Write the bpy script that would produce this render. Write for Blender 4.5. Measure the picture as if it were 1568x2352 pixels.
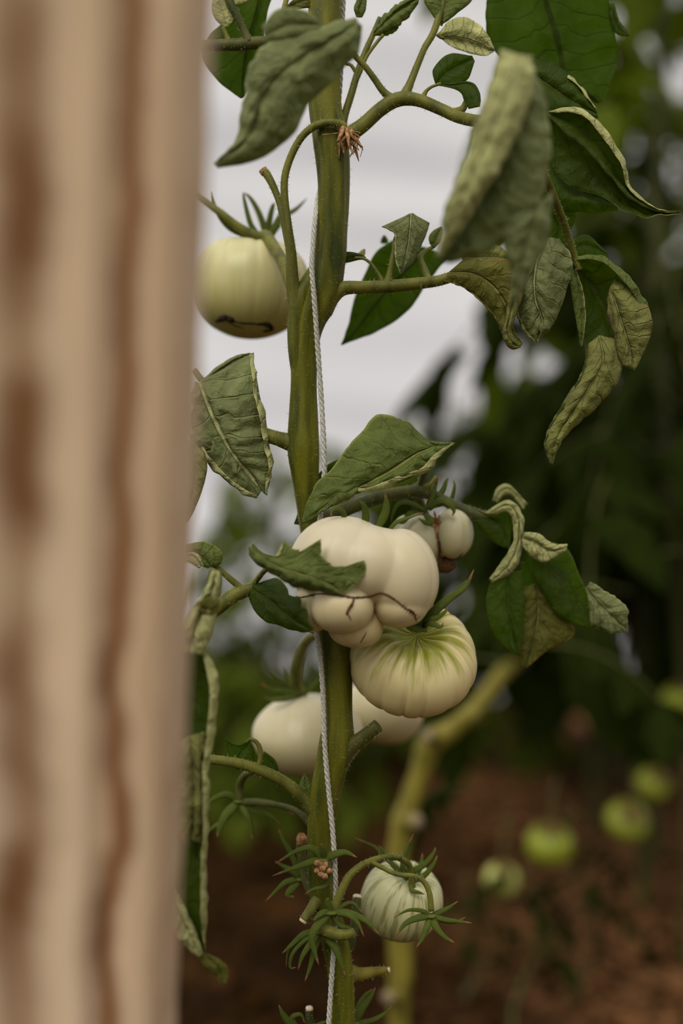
import bpy, math, random
import numpy as np
from mathutils import Vector, Matrix, noise as mnoise
from mathutils.bvhtree import BVHTree

# ------------------------------------------------------------------ scene, camera, light
sc = bpy.context.scene
C = sc.collection
for o in list(bpy.data.objects):
    bpy.data.objects.remove(o)
W, H = 1568, 2352
LENS, SENSOR = 50.0, 24.0            # short side of the frame
F = W * LENS / SENSOR                # focal length in photo pixels
DIST = 0.85                          # lens to the main stem
CZ = 0.60                            # lens height above the soil
PXM = DIST / F                       # size of one photo pixel at the main stem

cam = bpy.data.cameras.new('camera')
cam.sensor_fit = 'HORIZONTAL'
cam.sensor_width = SENSOR
cam.lens = LENS
cam.clip_start = 0.02
cam.clip_end = 300
cam.dof.use_dof = True
cam.dof.focus_distance = DIST - 0.012
cam.dof.aperture_fstop = 2.1
co = bpy.data.objects.new('camera', cam)
C.objects.link(co)
co.location = (0, -DIST, CZ)
co.rotation_euler = (math.pi / 2, 0, 0)
sc.camera = co

sc.view_settings.view_transform = 'Standard'
sc.view_settings.look = 'None'
sc.view_settings.gamma = 1
sc.view_settings.use_curve_mapping = False
sc.view_settings.exposure = 0.70

# overcast sky: three times brighter overhead than at the horizon, same all round
world = bpy.data.worlds.new('overcast_sky')
sc.world = world
world.use_nodes = True
nt = world.node_tree
nt.nodes.clear()
wo = nt.nodes.new('ShaderNodeOutputWorld')
bg = nt.nodes.new('ShaderNodeBackground')
tc = nt.nodes.new('ShaderNodeTexCoord')
sp = nt.nodes.new('ShaderNodeSeparateXYZ')
mr = nt.nodes.new('ShaderNodeMapRange')
mr.inputs['From Min'].default_value = 0.0
mr.inputs['From Max'].default_value = 1.0
mr.inputs['To Min'].default_value = 0.30
mr.inputs['To Max'].default_value = 0.75
nt.links.new(tc.outputs['Generated'], sp.inputs[0])
nt.links.new(sp.outputs[2], mr.inputs[0])
nt.links.new(mr.outputs[0], bg.inputs['Strength'])
bg.inputs['Color'].default_value = (1.0, 0.955, 0.91, 1)
nt.links.new(bg.outputs[0], wo.inputs[0])

# the sun behind cloud and film: very soft
sl = bpy.data.lights.new('veiled_sun', 'SUN')
sl.energy = 1.75
sl.angle = math.radians(40)
sl.color = (1.0, 0.94, 0.82)
so = bpy.data.objects.new('veiled_sun', sl)
C.objects.link(so)
so.rotation_euler = Vector((0.36, 0.95, -1.0)).to_track_quat('-Z', 'Y').to_euler()
so.location = (-1, -1, 4)

rnd = random.Random(7)


# ------------------------------------------------------------------ helpers
def P(px, py, d=0.0):
    """photo pixel at a depth of d (in pixels of the stem plane, + is farther) -> world point"""
    y = d * PXM
    k = (y + DIST) / F
    return Vector(((px - W / 2) * k, y, CZ - (py - H / 2) * k))


def PD(px, py, dist):
    """photo pixel at a distance in metres from the lens"""
    k = dist / F
    return Vector(((px - W / 2) * k, dist - DIST, CZ - (py - H / 2) * k))


def wpos(o):
    v = Vector((0, 0, 0))
    while o is not None:
        v += o.location
        o = o.parent
    return v


def tag(o, label=None, cat=None, group=None, kind=None):
    if label: o['label'] = label
    if cat: o['category'] = cat
    if group: o['group'] = group
    if kind: o['kind'] = kind
    return o


def thing(name, label, cat, loc, group=None):
    o = bpy.data.objects.new(name, None)
    o.empty_display_size = 0.02
    C.objects.link(o)
    o.location = loc
    return tag(o, label, cat, group)


def mesh(name, verts, faces, mats, parent=None, uv=None, smooth=True, origin=None, solid=0.0, attr=None, matidx=None):
    """world-space verts -> one mesh object, its origin inside it, parented without a transform of its own"""
    v = np.asarray([tuple(p) for p in verts], dtype=float)
    org = Vector(origin) if origin is not None else Vector(v.mean(axis=0))
    v = v - np.array(org)
    me = bpy.data.meshes.new(name)
    me.from_pydata([tuple(p) for p in v], [], faces)
    if not isinstance(mats, (list, tuple)):
        mats = [mats]
    for m in mats:
        me.materials.append(m)
    if smooth:
        me.polygons.foreach_set('use_smooth', [True] * len(me.polygons))
    if matidx is not None:
        me.polygons.foreach_set('material_index', matidx)
    if uv is not None:
        lay = me.uv_layers.new(name='UVMap')
        li = np.empty(len(me.loops), dtype=np.int32)
        me.loops.foreach_get('vertex_index', li)
        lay.data.foreach_set('uv', np.asarray(uv, dtype=np.float32)[li].ravel())
    if attr is not None:
        for k, a in attr.items():
            at = me.attributes.new(k, 'FLOAT', 'POINT')
            at.data.foreach_set('value', np.asarray(a, dtype=np.float32))
    me.update()
    o = bpy.data.objects.new(name, me)
    C.objects.link(o)
    if parent is not None:
        o.parent = parent
        o.location = org - wpos(parent)
    else:
        o.location = org
    if solid:
        md = o.modifiers.new('thickness', 'SOLIDIFY')
        md.thickness = solid
        md.offset = -1
        md.material_offset = 1 if len(mats) > 1 else 0
        md.use_rim = True
    return o


def catmull(pts, ts):
    """pts (n,k) array, ts in 0..1 -> samples of a Catmull-Rom spline, uniform by point index"""
    p = np.asarray(pts, dtype=float)
    n = len(p)
    if n == 1:
        return np.repeat(p, len(ts), axis=0)
    if n == 2:
        t = np.asarray(ts)[:, None]
        return p[0] * (1 - t) + p[1] * t
    e = np.vstack([2 * p[0] - p[1], p, 2 * p[-1] - p[-2]])
    x = np.clip(np.asarray(ts), 0, 1) * (n - 1)
    i = np.minimum(x.astype(int), n - 2)
    f = (x - i)[:, None]
    a, b, c, d = e[i], e[i + 1], e[i + 2], e[i + 3]
    return 0.5 * (2 * b + (c - a) * f + (2 * a - 5 * b + 4 * c - d) * f ** 2 + (3 * b - a - 3 * c + d) * f ** 3)


HAIR = []          # (verts, normals) of hairy tubes


def tube_geo(path, rings=None, segs=14, ridge=0.0, nridge=5, knob=0.0, closed_end=True, hair=0.0, seed=0):
    """path: list of (world Vector, radius)"""
    arr = np.array([[p.x, p.y, p.z, r] for p, r in path])
    L = np.linalg.norm(np.diff(arr[:, :3], axis=0), axis=1).sum()
    if rings is None:
        rings = max(6, min(160, int(L / (0.003)) + 2 * len(path)))
    s = catmull(arr, np.linspace(0, 1, rings))
    pts, rad = s[:, :3], np.maximum(s[:, 3], 1e-5)
    tan = np.gradient(pts, axis=0)
    tan /= np.linalg.norm(tan, axis=1)[:, None] + 1e-12
    ref = np.array([0, -1, 0]) if abs(tan[0][1]) < 0.9 else np.array([1, 0, 0])
    verts, norms = [], []
    nrm = ref - tan[0] * ref.dot(tan[0])
    nrm /= np.linalg.norm(nrm)
    acc = 0
    for i in range(rings):
        t = tan[i]
        nrm = nrm - t * nrm.dot(t)
        nrm /= np.linalg.norm(nrm) + 1e-12
        b = np.cross(t, nrm)
        if i:
            acc += np.linalg.norm(pts[i] - pts[i - 1])
        for j in range(segs):
            a = 2 * math.pi * j / segs
            r = rad[i] * (1 + ridge * (abs(math.cos(nridge * a / 2 + 0.5 + acc * 9)) - 0.6))
            if knob:
                r *= 1 + knob * mnoise.noise(Vector((math.cos(a) * 1.5, math.sin(a) * 1.5 + seed, acc * 60)))
            dv = math.cos(a) * nrm + math.sin(a) * b
            verts.append(pts[i] + dv * r)
            norms.append(dv)
    faces = []
    for i in range(rings - 1):
        for j in range(segs):
            k = (j + 1) % segs
            faces.append((i * segs + j, i * segs + k, (i + 1) * segs + k, (i + 1) * segs + j))
    if closed_end:
        faces.append(tuple(range(segs - 1, -1, -1)))
        faces.append(tuple((rings - 1) * segs + j for j in range(segs)))
    if hair:
        HAIR.append((np.array(verts), np.array(norms), hair, L, rad.mean()))
    return verts, faces


def px_path(pts, D=0):
    out = []
    for q in pts:
        x, y, d, w = q
        d += D
        out.append((P(x, y, d), 0.5 * w * (d * PXM + DIST) / F))
    return out


def tube(name, pts, mat, parent, D=0, **kw):
    v, f = tube_geo(px_path(pts, D), **kw)
    return mesh(name, v, f, mat, parent, origin=P(pts[0][0], pts[0][1], pts[0][2] + D))


# ------------------------------------------------------------------ materials
def newmat(name):
    m = bpy.data.materials.new(name)
    m.use_nodes = True
    m.node_tree.nodes.clear()
    return m, m.node_tree


class N:
    """small node helper"""
    def __init__(s, t): s.t = t
    def __call__(s, typ, props=None, **inp):
        n = s.t.nodes.new('ShaderNode' + typ)
        for k, v in (props or {}).items():
            setattr(n, k, v)
        for k, v in inp.items():
            s.set(n, k.replace('_', ' '), v)
        return n
    def set(s, n, k, v):
        i = n.inputs[int(k)] if isinstance(k, int) or k.isdigit() else n.inputs[k]
        if hasattr(v, 'links'):
            s.t.links.new(v, i)
        else:
            i.default_value = v
    def math(s, op, a, b=0.5, c=0.5, clamp=False):
        n = s.t.nodes.new('ShaderNodeMath'); n.operation = op; n.use_clamp = clamp
        for i, v in enumerate((a, b, c)): s.set(n, i, v)
        return n.outputs[0]
    def ramp(s, fac, stops, interp='LINEAR'):
        n = s.t.nodes.new('ShaderNodeValToRGB')
        n.color_ramp.interpolation = interp
        e = n.color_ramp.elements
        while len(e) < len(stops): e.new(0.5)
        for x, (p, c) in zip(e, stops):
            x.position = p
            x.color = tuple(c) + (1,) if len(c) == 3 else c
        s.set(n, 0, fac)
        return n.outputs[0]
    def mix(s, fac, a, b, mode='MIX'):
        n = s.t.nodes.new('ShaderNodeMix'); n.data_type = 'RGBA'; n.blend_type = mode
        s.set(n, 0, fac)
        for k, v in ((6, a), (7, b)):
            if not hasattr(v, 'links') and len(v) == 3: v = tuple(v) + (1,)
            s.set(n, k, v)
        return n.outputs[2]
    def smooth(s, x, a, b, lo=0.0, hi=1.0):
        n = s.t.nodes.new('ShaderNodeMapRange'); n.interpolation_type = 'SMOOTHSTEP'
        for k, v in zip(('Value', 'From Min', 'From Max', 'To Min', 'To Max'), (x, a, b, lo, hi)): s.set(n, k, v)
        return n.outputs[0]


def leaf_material(name, col, vein, trans, tfac, nlat=7.0, slant=1.3, rough=0.62, cell=135.0, bump=1.0, wear=0.0, sheen=0.03, spec=0.10):
    m, t = newmat(name)
    n = N(t)
    uv = n('UVMap'); sx = n('SeparateXYZ'); t.links.new(uv.outputs[0], sx.inputs[0])
    u, v = sx.outputs[0], sx.outputs[1]
    av = n.math('ABSOLUTE', n.math('MULTIPLY_ADD', v, 2.0, -1.0))
    vj = n('TexNoise', None, Vector=uv.outputs[0], Scale=5.0, Detail=2.0)
    ph = n.math('SUBTRACT', n.math('MULTIPLY', u, nlat), n.math('MULTIPLY', n.math('POWER', av, 0.8), slant))
    ph = n.math('ADD', ph, n.math('MULTIPLY', n.math('SUBTRACT', vj.outputs[0], 0.5), 0.9))
    tri = n.math('ABSOLUTE', n.math('MULTIPLY_ADD', n.math('FRACT', ph), 2.0, -1.0))       # 1 on a vein
    lat = n.smooth(tri, 0.86, 1.0)
    midm = n.smooth(av, 0.075, 0.02)
    veins = n.math('MAXIMUM', n.math('MULTIPLY', lat, 0.40), midm)
    rimm = n.smooth(av, 0.955, 0.99)  # pale margin: rim light and edge hairs painted into the leaf colour
    obj = n('TexCoord').outputs['Object']
    no = n('TexNoise', None, Vector=obj, Scale=60.0, Detail=4.0)
    dn = n('TexNoise', None, Vector=obj, Scale=160.0, Detail=2.0)
    dj = n('VectorMath', {'operation': 'MULTIPLY_ADD'}); t.links.new(dn.outputs[1], dj.inputs[0]); dj.inputs[1].default_value = (0.008, 0.008, 0.008); t.links.new(obj, dj.inputs[2])
    vo = n('TexVoronoi', {'feature': 'SMOOTH_F1'}, Vector=dj.outputs[0], Scale=cell)
    nf = n('TexNoise', None, Vector=obj, Scale=900.0, Detail=2.0)
    dark = tuple(c * 0.62 for c in col); lite = tuple(min(1, c * 1.4) for c in col)
    base = n.ramp(no.outputs[0], [(0.3, dark), (0.55, col), (0.75, lite)])
    base = n.mix(n.math('MULTIPLY', n.math('MAXIMUM', veins, rimm), 0.8), base, vein)
    base = n.mix(n.math('MULTIPLY', nf.outputs[0], 0.25), base, lite)
    if wear:
        w = n('TexNoise', None, Vector=obj, Scale=38.0, Detail=5.0)
        edge = n.smooth(av, 0.80, 1.0)
        fac = n.math('MULTIPLY', n.smooth(n.math('ADD', w.outputs[0], n.math('MULTIPLY', edge, 0.22)), 0.62, 0.78), wear)
        base = n.mix(fac, base, (0.20, 0.10, 0.03))
    hgt = n.math('ADD', n.math('MULTIPLY', vo.outputs['Distance'], -1.5),
                 n.math('MULTIPLY', veins, -0.8))
    hgt = n.math('ADD', hgt, n.math('MULTIPLY', nf.outputs[0], 0.25))
    bp = n('Bump', None, Strength=bump, Distance=0.0022, Height=hgt)
    pb = n('BsdfPrincipled', None, Roughness=rough, Normal=bp.outputs[0])
    n.set(pb, 'Base Color', base)
    n.set(pb, 'Specular IOR Level', spec)
    n.set(pb, 'Sheen Weight', sheen)
    n.set(pb, 'Sheen Roughness', 0.5)
    n.set(pb, 'Sheen Tint', (0.9, 0.92, 0.75, 1))
    tr = n('BsdfTranslucent', None, Normal=bp.outputs[0])
    n.set(tr, 'Color', n.mix(veins, trans, tuple(c * 0.45 for c in trans)))
    ms = n('MixShader', None)
    n.set(ms, 0, tfac)
    t.links.new(pb.outputs[0], ms.inputs[1]); t.links.new(tr.outputs[0], ms.inputs[2])
    out = n('OutputMaterial'); t.links.new(ms.outputs[0], out.inputs[0])
    return m


def stem_material(name, a, b, scale=55.0, rough=0.5, spots=(0.30, 0.30, 0.10)):
    m, t = newmat(name)
    n = N(t)
    obj = n('TexCoord').outputs['Object']
    mp = n('Mapping', None, Vector=obj); mp.inputs['Scale'].default_value = (1, 1, 0.16)
    no = n('TexNoise', None, Vector=mp.outputs[0], Scale=scale * 2.2, Detail=4.0)
    sp_ = n('TexVoronoi', None, Vector=obj, Scale=420.0)
    base = n.ramp(no.outputs[0], [(0.32, a), (0.62, b)])
    base = n.mix(n.smooth(sp_.outputs['Distance'], 0.22, 0.12, 0, 0.25), base, spots)
    fine = n('TexNoise', None, Vector=mp.outputs[0], Scale=500.0, Detail=3.0)
    h = n.math('ADD', n.math('MULTIPLY', no.outputs[0], 1.0), n.math('MULTIPLY', fine.outputs[0], 0.35))
    bp = n('Bump', None, Strength=0.5, Distance=0.0012, Height=h)
    pb = n('BsdfPrincipled', None, Roughness=rough, Normal=bp.outputs[0])
    n.set(pb, 'Base Color', base)
    n.set(pb, 'Specular IOR Level', 0.18)
    n.set(pb, 'Sheen Weight', 0.06); n.set(pb, 'Sheen Tint', (0.9, 0.85, 0.3, 1))
    out = n('OutputMaterial'); t.links.new(pb.outputs[0], out.inputs[0])
    return m


def tomato_material(name, base, low, green, gamt, gpos, ribs, stripe=0.0, rough=0.36, blemish=0.3):
    """skin: attributes 'lat' 0 at the stalk .. 1 at the blossom end, 'lon' 0..1 round"""
    m, t = newmat(name)
    n = N(t)
    lat = n('Attribute', {'attribute_name': 'lat'}).outputs['Fac']
    lon = n('Attribute', {'attribute_name': 'lon'}).outputs['Fac']
    obj = n('TexCoord').outputs['Object']
    ang = n.math('MULTIPLY', lon, 2 * math.pi)
    cx, cy = n.math('COSINE', ang), n.math('SINE', ang)
    cv = n('CombineXYZ', None, X=cx, Y=cy, Z=n.math('MULTIPLY', lat, 0.35))
    sn = n('TexNoise', None, Vector=cv.outputs[0], Scale=ribs * 0.55, Detail=3.0, Roughness=0.6)
    big = n('TexNoise', None, Vector=obj, Scale=26.0, Detail=3.0)
    col = n.mix(n.smooth(lat, 0.25, 0.95), base, low)
    col = n.mix(n.math('MULTIPLY', n.smooth(big.outputs[0], 0.4, 0.75), 0.35), col, tuple(c * 0.86 for c in low))
    g = n.math('ADD', n.math('SUBTRACT', gpos, lat), n.math('MULTIPLY', n.math('SUBTRACT', sn.outputs[0], 0.5), 0.95))
    col = n.mix(n.smooth(g, -0.06, 0.22, 0, gamt), col, green)
    if stripe:
        col = n.mix(n.math('MULTIPLY', n.smooth(sn.outputs[0], 0.50, 0.62), stripe), col, green)
    fl = n('TexVoronoi', None, Vector=obj, Scale=330.0)
    col = n.mix(n.smooth(fl.outputs['Distance'], 0.16, 0.06, 0, 0.18), col, tuple(min(1, c * 1.15) for c in base))
    bl = n('TexNoise', None, Vector=obj, Scale=90.0, Detail=6.0)
    col = n.mix(n.smooth(bl.outputs[0], 0.73, 0.80, 0, blemish), col, (0.12, 0.07, 0.02))
    pb = n('BsdfPrincipled', None, Roughness=rough)
    n.set(pb, 'Base Color', col)
    n.set(pb, 'Specular IOR Level', 0.32)
    n.set(pb, 'Subsurface Weight', 0.22)
    n.set(pb, 'Subsurface Radius', (1.0, 0.8, 0.25))
    n.set(pb, 'Subsurface Scale', 0.006)
    out = n('OutputMaterial'); t.links.new(pb.outputs[0], out.inputs[0])
    return m


def plain_material(name, a, b, scale=200.0, rough=0.7, bump=0.4, dist=0.001, spec=0.3):
    m, t = newmat(name)
    n = N(t)
    obj = n('TexCoord').outputs['Object']
    no = n('TexNoise', None, Vector=obj, Scale=scale, Detail=5.0)
    bp = n('Bump', None, Strength=bump, Distance=dist, Height=no.outputs[0])
    pb = n('BsdfPrincipled', None, Roughness=rough, Normal=bp.outputs[0])
    n.set(pb, 'Base Color', n.ramp(no.outputs[0], [(0.35, a), (0.65, b)]))
    n.set(pb, 'Specular IOR Level', spec)
    out = n('OutputMaterial'); t.links.new(pb.outputs[0], out.inputs[0])
    return m


M = {}
# foliage: upper faces and undersides
M['top'] = leaf_material('leaf_upper_grey_green', (0.105, 0.132, 0.036), (0.26, 0.27, 0.07), (0.50, 0.62, 0.06), 0.26)
M['sage'] = leaf_material('leaf_upper_sage', (0.150, 0.170, 0.072), (0.42, 0.42, 0.19), (0.50, 0.60, 0.06), 0.24)
M['under'] = leaf_material('leaf_underside_pale', (0.37, 0.37, 0.16), (0.46, 0.45, 0.21), (0.50, 0.60, 0.08), 0.24, rough=0.75)
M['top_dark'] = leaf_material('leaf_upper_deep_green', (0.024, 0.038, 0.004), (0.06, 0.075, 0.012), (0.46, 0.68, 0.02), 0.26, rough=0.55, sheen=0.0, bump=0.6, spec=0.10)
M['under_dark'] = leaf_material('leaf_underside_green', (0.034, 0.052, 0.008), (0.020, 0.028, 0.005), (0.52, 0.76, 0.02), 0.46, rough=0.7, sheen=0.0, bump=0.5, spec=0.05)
M['top_old'] = leaf_material('leaf_upper_yellowing', (0.10, 0.10, 0.020), (0.22, 0.20, 0.06), (0.52, 0.54, 0.05), 0.26, wear=0.7)
M['under_old'] = leaf_material('leaf_underside_dry', (0.16, 0.165, 0.042), (0.26, 0.25, 0.08), (0.52, 0.55, 0.05), 0.24, rough=0.65, wear=0.6, spec=0.25)
M['sepal'] = leaf_material('sepal_green', (0.075, 0.10, 0.016), (0.12, 0.14, 0.03), (0.40, 0.5, 0.03), 0.22, cell=400, bump=0.15)
M['sepal_tip'] = leaf_material('sepal_dry', (0.18, 0.09, 0.04), (0.22, 0.12, 0.06), (0.30, 0.18, 0.06), 0.1, cell=400, bump=0.15)
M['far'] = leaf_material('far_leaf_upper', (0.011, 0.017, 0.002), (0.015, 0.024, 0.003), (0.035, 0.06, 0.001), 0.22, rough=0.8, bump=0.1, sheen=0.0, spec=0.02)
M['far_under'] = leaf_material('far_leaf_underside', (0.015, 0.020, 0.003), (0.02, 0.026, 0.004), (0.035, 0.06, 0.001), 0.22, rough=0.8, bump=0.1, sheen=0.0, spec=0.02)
M['low'] = leaf_material('low_bush_leaf_upper', (0.06, 0.08, 0.008), (0.07, 0.09, 0.012), (0.13, 0.19, 0.003), 0.3, rough=0.8, bump=0.1, sheen=0.0, spec=0.03)
M['stem'] = stem_material('stem_green', (0.026, 0.036, 0.002), (0.112, 0.110, 0.006))
M['stalk'] = stem_material('stalk_green', (0.055, 0.060, 0.008), (0.130, 0.128, 0.020))
M['stem_far'] = stem_material('stem_yellow_green', (0.09, 0.08, 0.008), (0.20, 0.165, 0.025))
M['stem_dark'] = stem_material('stem_dark_green', (0.03, 0.04, 0.01), (0.07, 0.07, 0.015))
M['cut'] = plain_material('cut_stem_end', (0.55, 0.42, 0.30), (0.75, 0.62, 0.48), 700)
M['cut_far'] = plain_material('far_cut_stem_end', (0.16, 0.12, 0.06), (0.26, 0.20, 0.12), 700)
M['dry'] = plain_material('dried_petal', (0.16, 0.07, 0.025), (0.42, 0.24, 0.11), 400, 0.85)
M['crack'] = plain_material('corky_crack', (0.025, 0.011, 0.004), (0.16, 0.075, 0.026), 1200, 0.9, 0.8)
M['scar'] = plain_material('black_scar', (0.006, 0.004, 0.002), (0.030, 0.016, 0.006), 900, 0.9, 0.8)
M['string'] = plain_material('braided_cord', (0.30, 0.29, 0.25), (0.56, 0.55, 0.50), 900, 0.8, 0.5, 0.0006)
M['hair'] = plain_material('plant_hair', (0.28, 0.28, 0.12), (0.42, 0.42, 0.22), 100, 0.6, 0)


def film_material():
    m, t = newmat('greenhouse_film')
    n = N(t)
    obj = n('TexCoord').outputs['Object']
    no = n('TexNoise', None, Vector=obj, Scale=1.4, Detail=4.0)
    col = n.ramp(no.outputs[0], [(0.3, (0.85, 0.85, 0.95)), (0.7, (0.91, 0.91, 1.0))])
    df = n('BsdfDiffuse'); n.set(df, 'Color', col)
    tr = n('BsdfTranslucent'); n.set(tr, 'Color', col)
    ms = n('MixShader'); n.set(ms, 0, 0.5)
    t.links.new(df.outputs[0], ms.inputs[1]); t.links.new(tr.outputs[0], ms.inputs[2])
    out = n('OutputMaterial'); t.links.new(ms.outputs[0], out.inputs[0])
    return m


def soil_material():
    m, t = newmat('soil')
    n = N(t)
    obj = n('TexCoord').outputs['Object']
    a = n('TexNoise', None, Vector=obj, Scale=5.0, Detail=8.0, Roughness=0.65)
    b = n('TexNoise', None, Vector=obj, Scale=45.0, Detail=6.0, Roughness=0.6)
    f = n.math('ADD', n.math('MULTIPLY', a.outputs[0], 0.55), n.math('MULTIPLY', b.outputs[0], 0.45))
    col = n.ramp(f, [(0.38, (0.006, 0.0025, 0.0003)), (0.50, (0.018, 0.0078, 0.0014)), (0.62, (0.060, 0.026, 0.007))])
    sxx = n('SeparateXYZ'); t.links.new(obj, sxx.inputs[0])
    dry = n('TexNoise', None, Vector=obj, Scale=2.2, Detail=3.0)  # ragged edge for the painted light on the soil, unrelated to moisture
    lit_mask = n.math('MULTIPLY', n.smooth(n.math('ADD', sxx.outputs[0], n.math('MULTIPLY', n.math('SUBTRACT', dry.outputs[0], 0.5), 0.8)), 0.02, 0.40), n.smooth(b.outputs[0], 0.42, 0.58))
    col = n.mix(n.math('MULTIPLY', lit_mask, 0.8), col, (0.27, 0.13, 0.055))  # paler right side: stronger light there, painted into the soil colour
    bp = n('Bump', None, Strength=0.8, Distance=0.02, Height=b.outputs[0])
    pb = n('BsdfPrincipled', None, Roughness=0.9, Normal=bp.outputs[0])
    n.set(pb, 'Base Color', col); n.set(pb, 'Specular IOR Level', 0.04)
    out = n('OutputMaterial'); t.links.new(pb.outputs[0], out.inputs[0])
    return m


def wood_material():
    m, t = newmat('weathered_wood')
    n = N(t)
    uv = n('UVMap'); sx = n('SeparateXYZ'); t.links.new(uv.outputs[0], sx.inputs[0])
    u, v = sx.outputs[0], sx.outputs[1]               # u across the face in metres, v along
    wob = n('TexNoise', {'noise_dimensions': '1D'}, W=n.math('MULTIPLY', v, 3.5), Detail=2.0)
    uu = n.math('ADD', u, n.math('MULTIPLY', n.math('SUBTRACT', wob.outputs[0], 0.5), 0.012))
    cv = n('CombineXYZ', None, X=n.math('MULTIPLY', uu, 75.0), Y=n.math('MULTIPLY', v, 0.9))
    g1 = n('TexNoise', None, Vector=cv.outputs[0], Scale=1.0, Detail=3.0)
    cv2 = n('CombineXYZ', None, X=n.math('MULTIPLY', uu, 900.0), Y=n.math('MULTIPLY', v, 9.0))
    g2 = n('TexNoise', None, Vector=cv2.outputs[0], Scale=1.0, Detail=3.0)
    pale = n.ramp(g1.outputs[0], [(0.33, (0.42, 0.28, 0.165)), (0.48, (0.58, 0.42, 0.285)), (0.66, (0.66, 0.51, 0.37))])
    # two brown bands of heartwood along the grain
    b1 = n.smooth(n.math('ABSOLUTE', n.math('SUBTRACT', uu, 0.042)), 0.0095, 0.001)
    b2 = n.smooth(n.math('ABSOLUTE', n.math('SUBTRACT', uu, 0.0785)), 0.020, 0.002)
    pn = n('TexNoise', {'noise_dimensions': '1D'}, W=n.math('MULTIPLY', v, 2.4), Detail=1.0)
    col = n.mix(n.math('MULTIPLY', b1, 0.97), pale, (0.155, 0.056, 0.012))
    col = n.mix(n.math('MULTIPLY', b2, n.smooth(pn.outputs[0], 0.30, 0.62, 0.35, 0.95)), col, (0.14, 0.056, 0.016))
    col = n.mix(n.smooth(g2.outputs[0], 0.55, 0.75, 0, 0.35), col, (0.16, 0.09, 0.045))
    bp = n('Bump', None, Strength=0.6, Distance=0.001, Height=g2.outputs[0])
    pb = n('BsdfPrincipled', None, Roughness=0.8, Normal=bp.outputs[0])
    n.set(pb, 'Base Color', col); n.set(pb, 'Specular IOR Level', 0.2)
    out = n('OutputMaterial'); t.links.new(pb.outputs[0], out.inputs[0])
    return m


M['film'] = film_material()
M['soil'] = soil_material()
M['wood'] = wood_material()
M['lawn'] = plain_material('outside_grass', (0.03, 0.06, 0.012), (0.07, 0.11, 0.03), 6, 0.9, 0.3, 0.02)


# ------------------------------------------------------------------ the setting
def build_ground():
    nx, ny = 190, 230
    xs = np.linspace(-2.6, 2.9, nx)
    ys = np.linspace(-1.6, 4.2, ny)
    v = []
    for y in ys:
        for x in xs:
            z = 0.030 * mnoise.noise(Vector((x * 2.2, y * 2.2, 3))) + 0.022 * mnoise.noise(Vector((x * 7, y * 7, 9))) \
                + 0.014 * mnoise.noise(Vector((x * 19, y * 19, 1)))
            v.append((x, y, z - 0.01))
    f = [(j * nx + i, j * nx + i + 1, (j + 1) * nx + i + 1, (j + 1) * nx + i) for j in range(ny - 1) for i in range(nx - 1)]
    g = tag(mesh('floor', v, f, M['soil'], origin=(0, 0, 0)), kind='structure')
    tag(g, 'dark brown crumbly soil of the greenhouse bed')
    # crumbs and clods lying on the bed
    r = random.Random(3)
    cv, cf = [], []
    for _ in range(2600):
        y = 0.2 + 3.6 * r.random() ** 1.3
        x = r.uniform(-0.55, 0.55) * (y + 1.0) + 0.1
        s = r.choice((0.006, 0.008, 0.011, 0.016, 0.024)) * r.uniform(0.7, 1.3)
        z = 0.030 * mnoise.noise(Vector((x * 2.2, y * 2.2, 3))) + 0.022 * mnoise.noise(Vector((x * 7, y * 7, 9))) - 0.01
        b = len(cv)
        a0 = r.random() * 6.28
        ring = 6
        for k, (rr, zz) in enumerate(((1.0, 0.0), (0.8, 0.7))):
            for j in range(ring):
                a = a0 + 2 * math.pi * j / ring
                q = rr * s * r.uniform(0.7, 1.2)
                cv.append((x + q * math.cos(a), y + q * math.sin(a), z + zz * s * r.uniform(0.7, 1.2)))
        cv.append((x, y, z + s * 1.05))
        for j in range(ring):
            k = (j + 1) % ring
            cf.append((b + j, b + k, b + ring + k, b + ring + j))
            cf.append((b + ring + j, b + ring + k, b + 2 * ring))
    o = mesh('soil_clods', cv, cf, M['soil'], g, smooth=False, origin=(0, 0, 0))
    o['kind'] = 'stuff'
    # ground outside the film
    v = [(-40, -40, -0.10), (40, -40, -0.10), (40, 40, -0.10), (-40, 40, -0.10)]
    o = mesh('outside_ground', v, [(0, 1, 2, 3)], M['lawn'], origin=(0, 0, -0.10))
    tag(o, 'grass outside the greenhouse film', kind='structure')


def build_film():
    nx, nz = 150, 170
    v, uv = [], []
    for k in range(nz):
        z = -0.05 + 3.0 * k / (nz - 1)
        for i in range(nx):
            x = -4.2 + 8.4 * i / (nx - 1)
            y = 3.75 - 0.10 * max(0, z - 1.2) ** 2
            # loose horizontal wrinkles sagging between the hoops
            w = math.sin(z * 23 + 1.6 * math.sin(x * 1.3) + 2.0 * mnoise.noise(Vector((x * 0.8, z * 1.5, 0))))
            y += 0.010 * w + 0.03 * mnoise.noise(Vector((x * 1.1, z * 2.3, 5))) + 0.02 * mnoise.noise(Vector((x * 0.7 + z, z * 6, 2)))
            v.append((x, y, z))
    f = [(j * nx + i, j * nx + i + 1, (j + 1) * nx + i + 1, (j + 1) * nx + i) for j in range(nz - 1) for i in range(nx - 1)]
    w = tag(mesh('wall_back', v, f, M['film'], origin=(0, 3.75, 0)), 'wrinkled translucent white greenhouse film', kind='structure')


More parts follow.
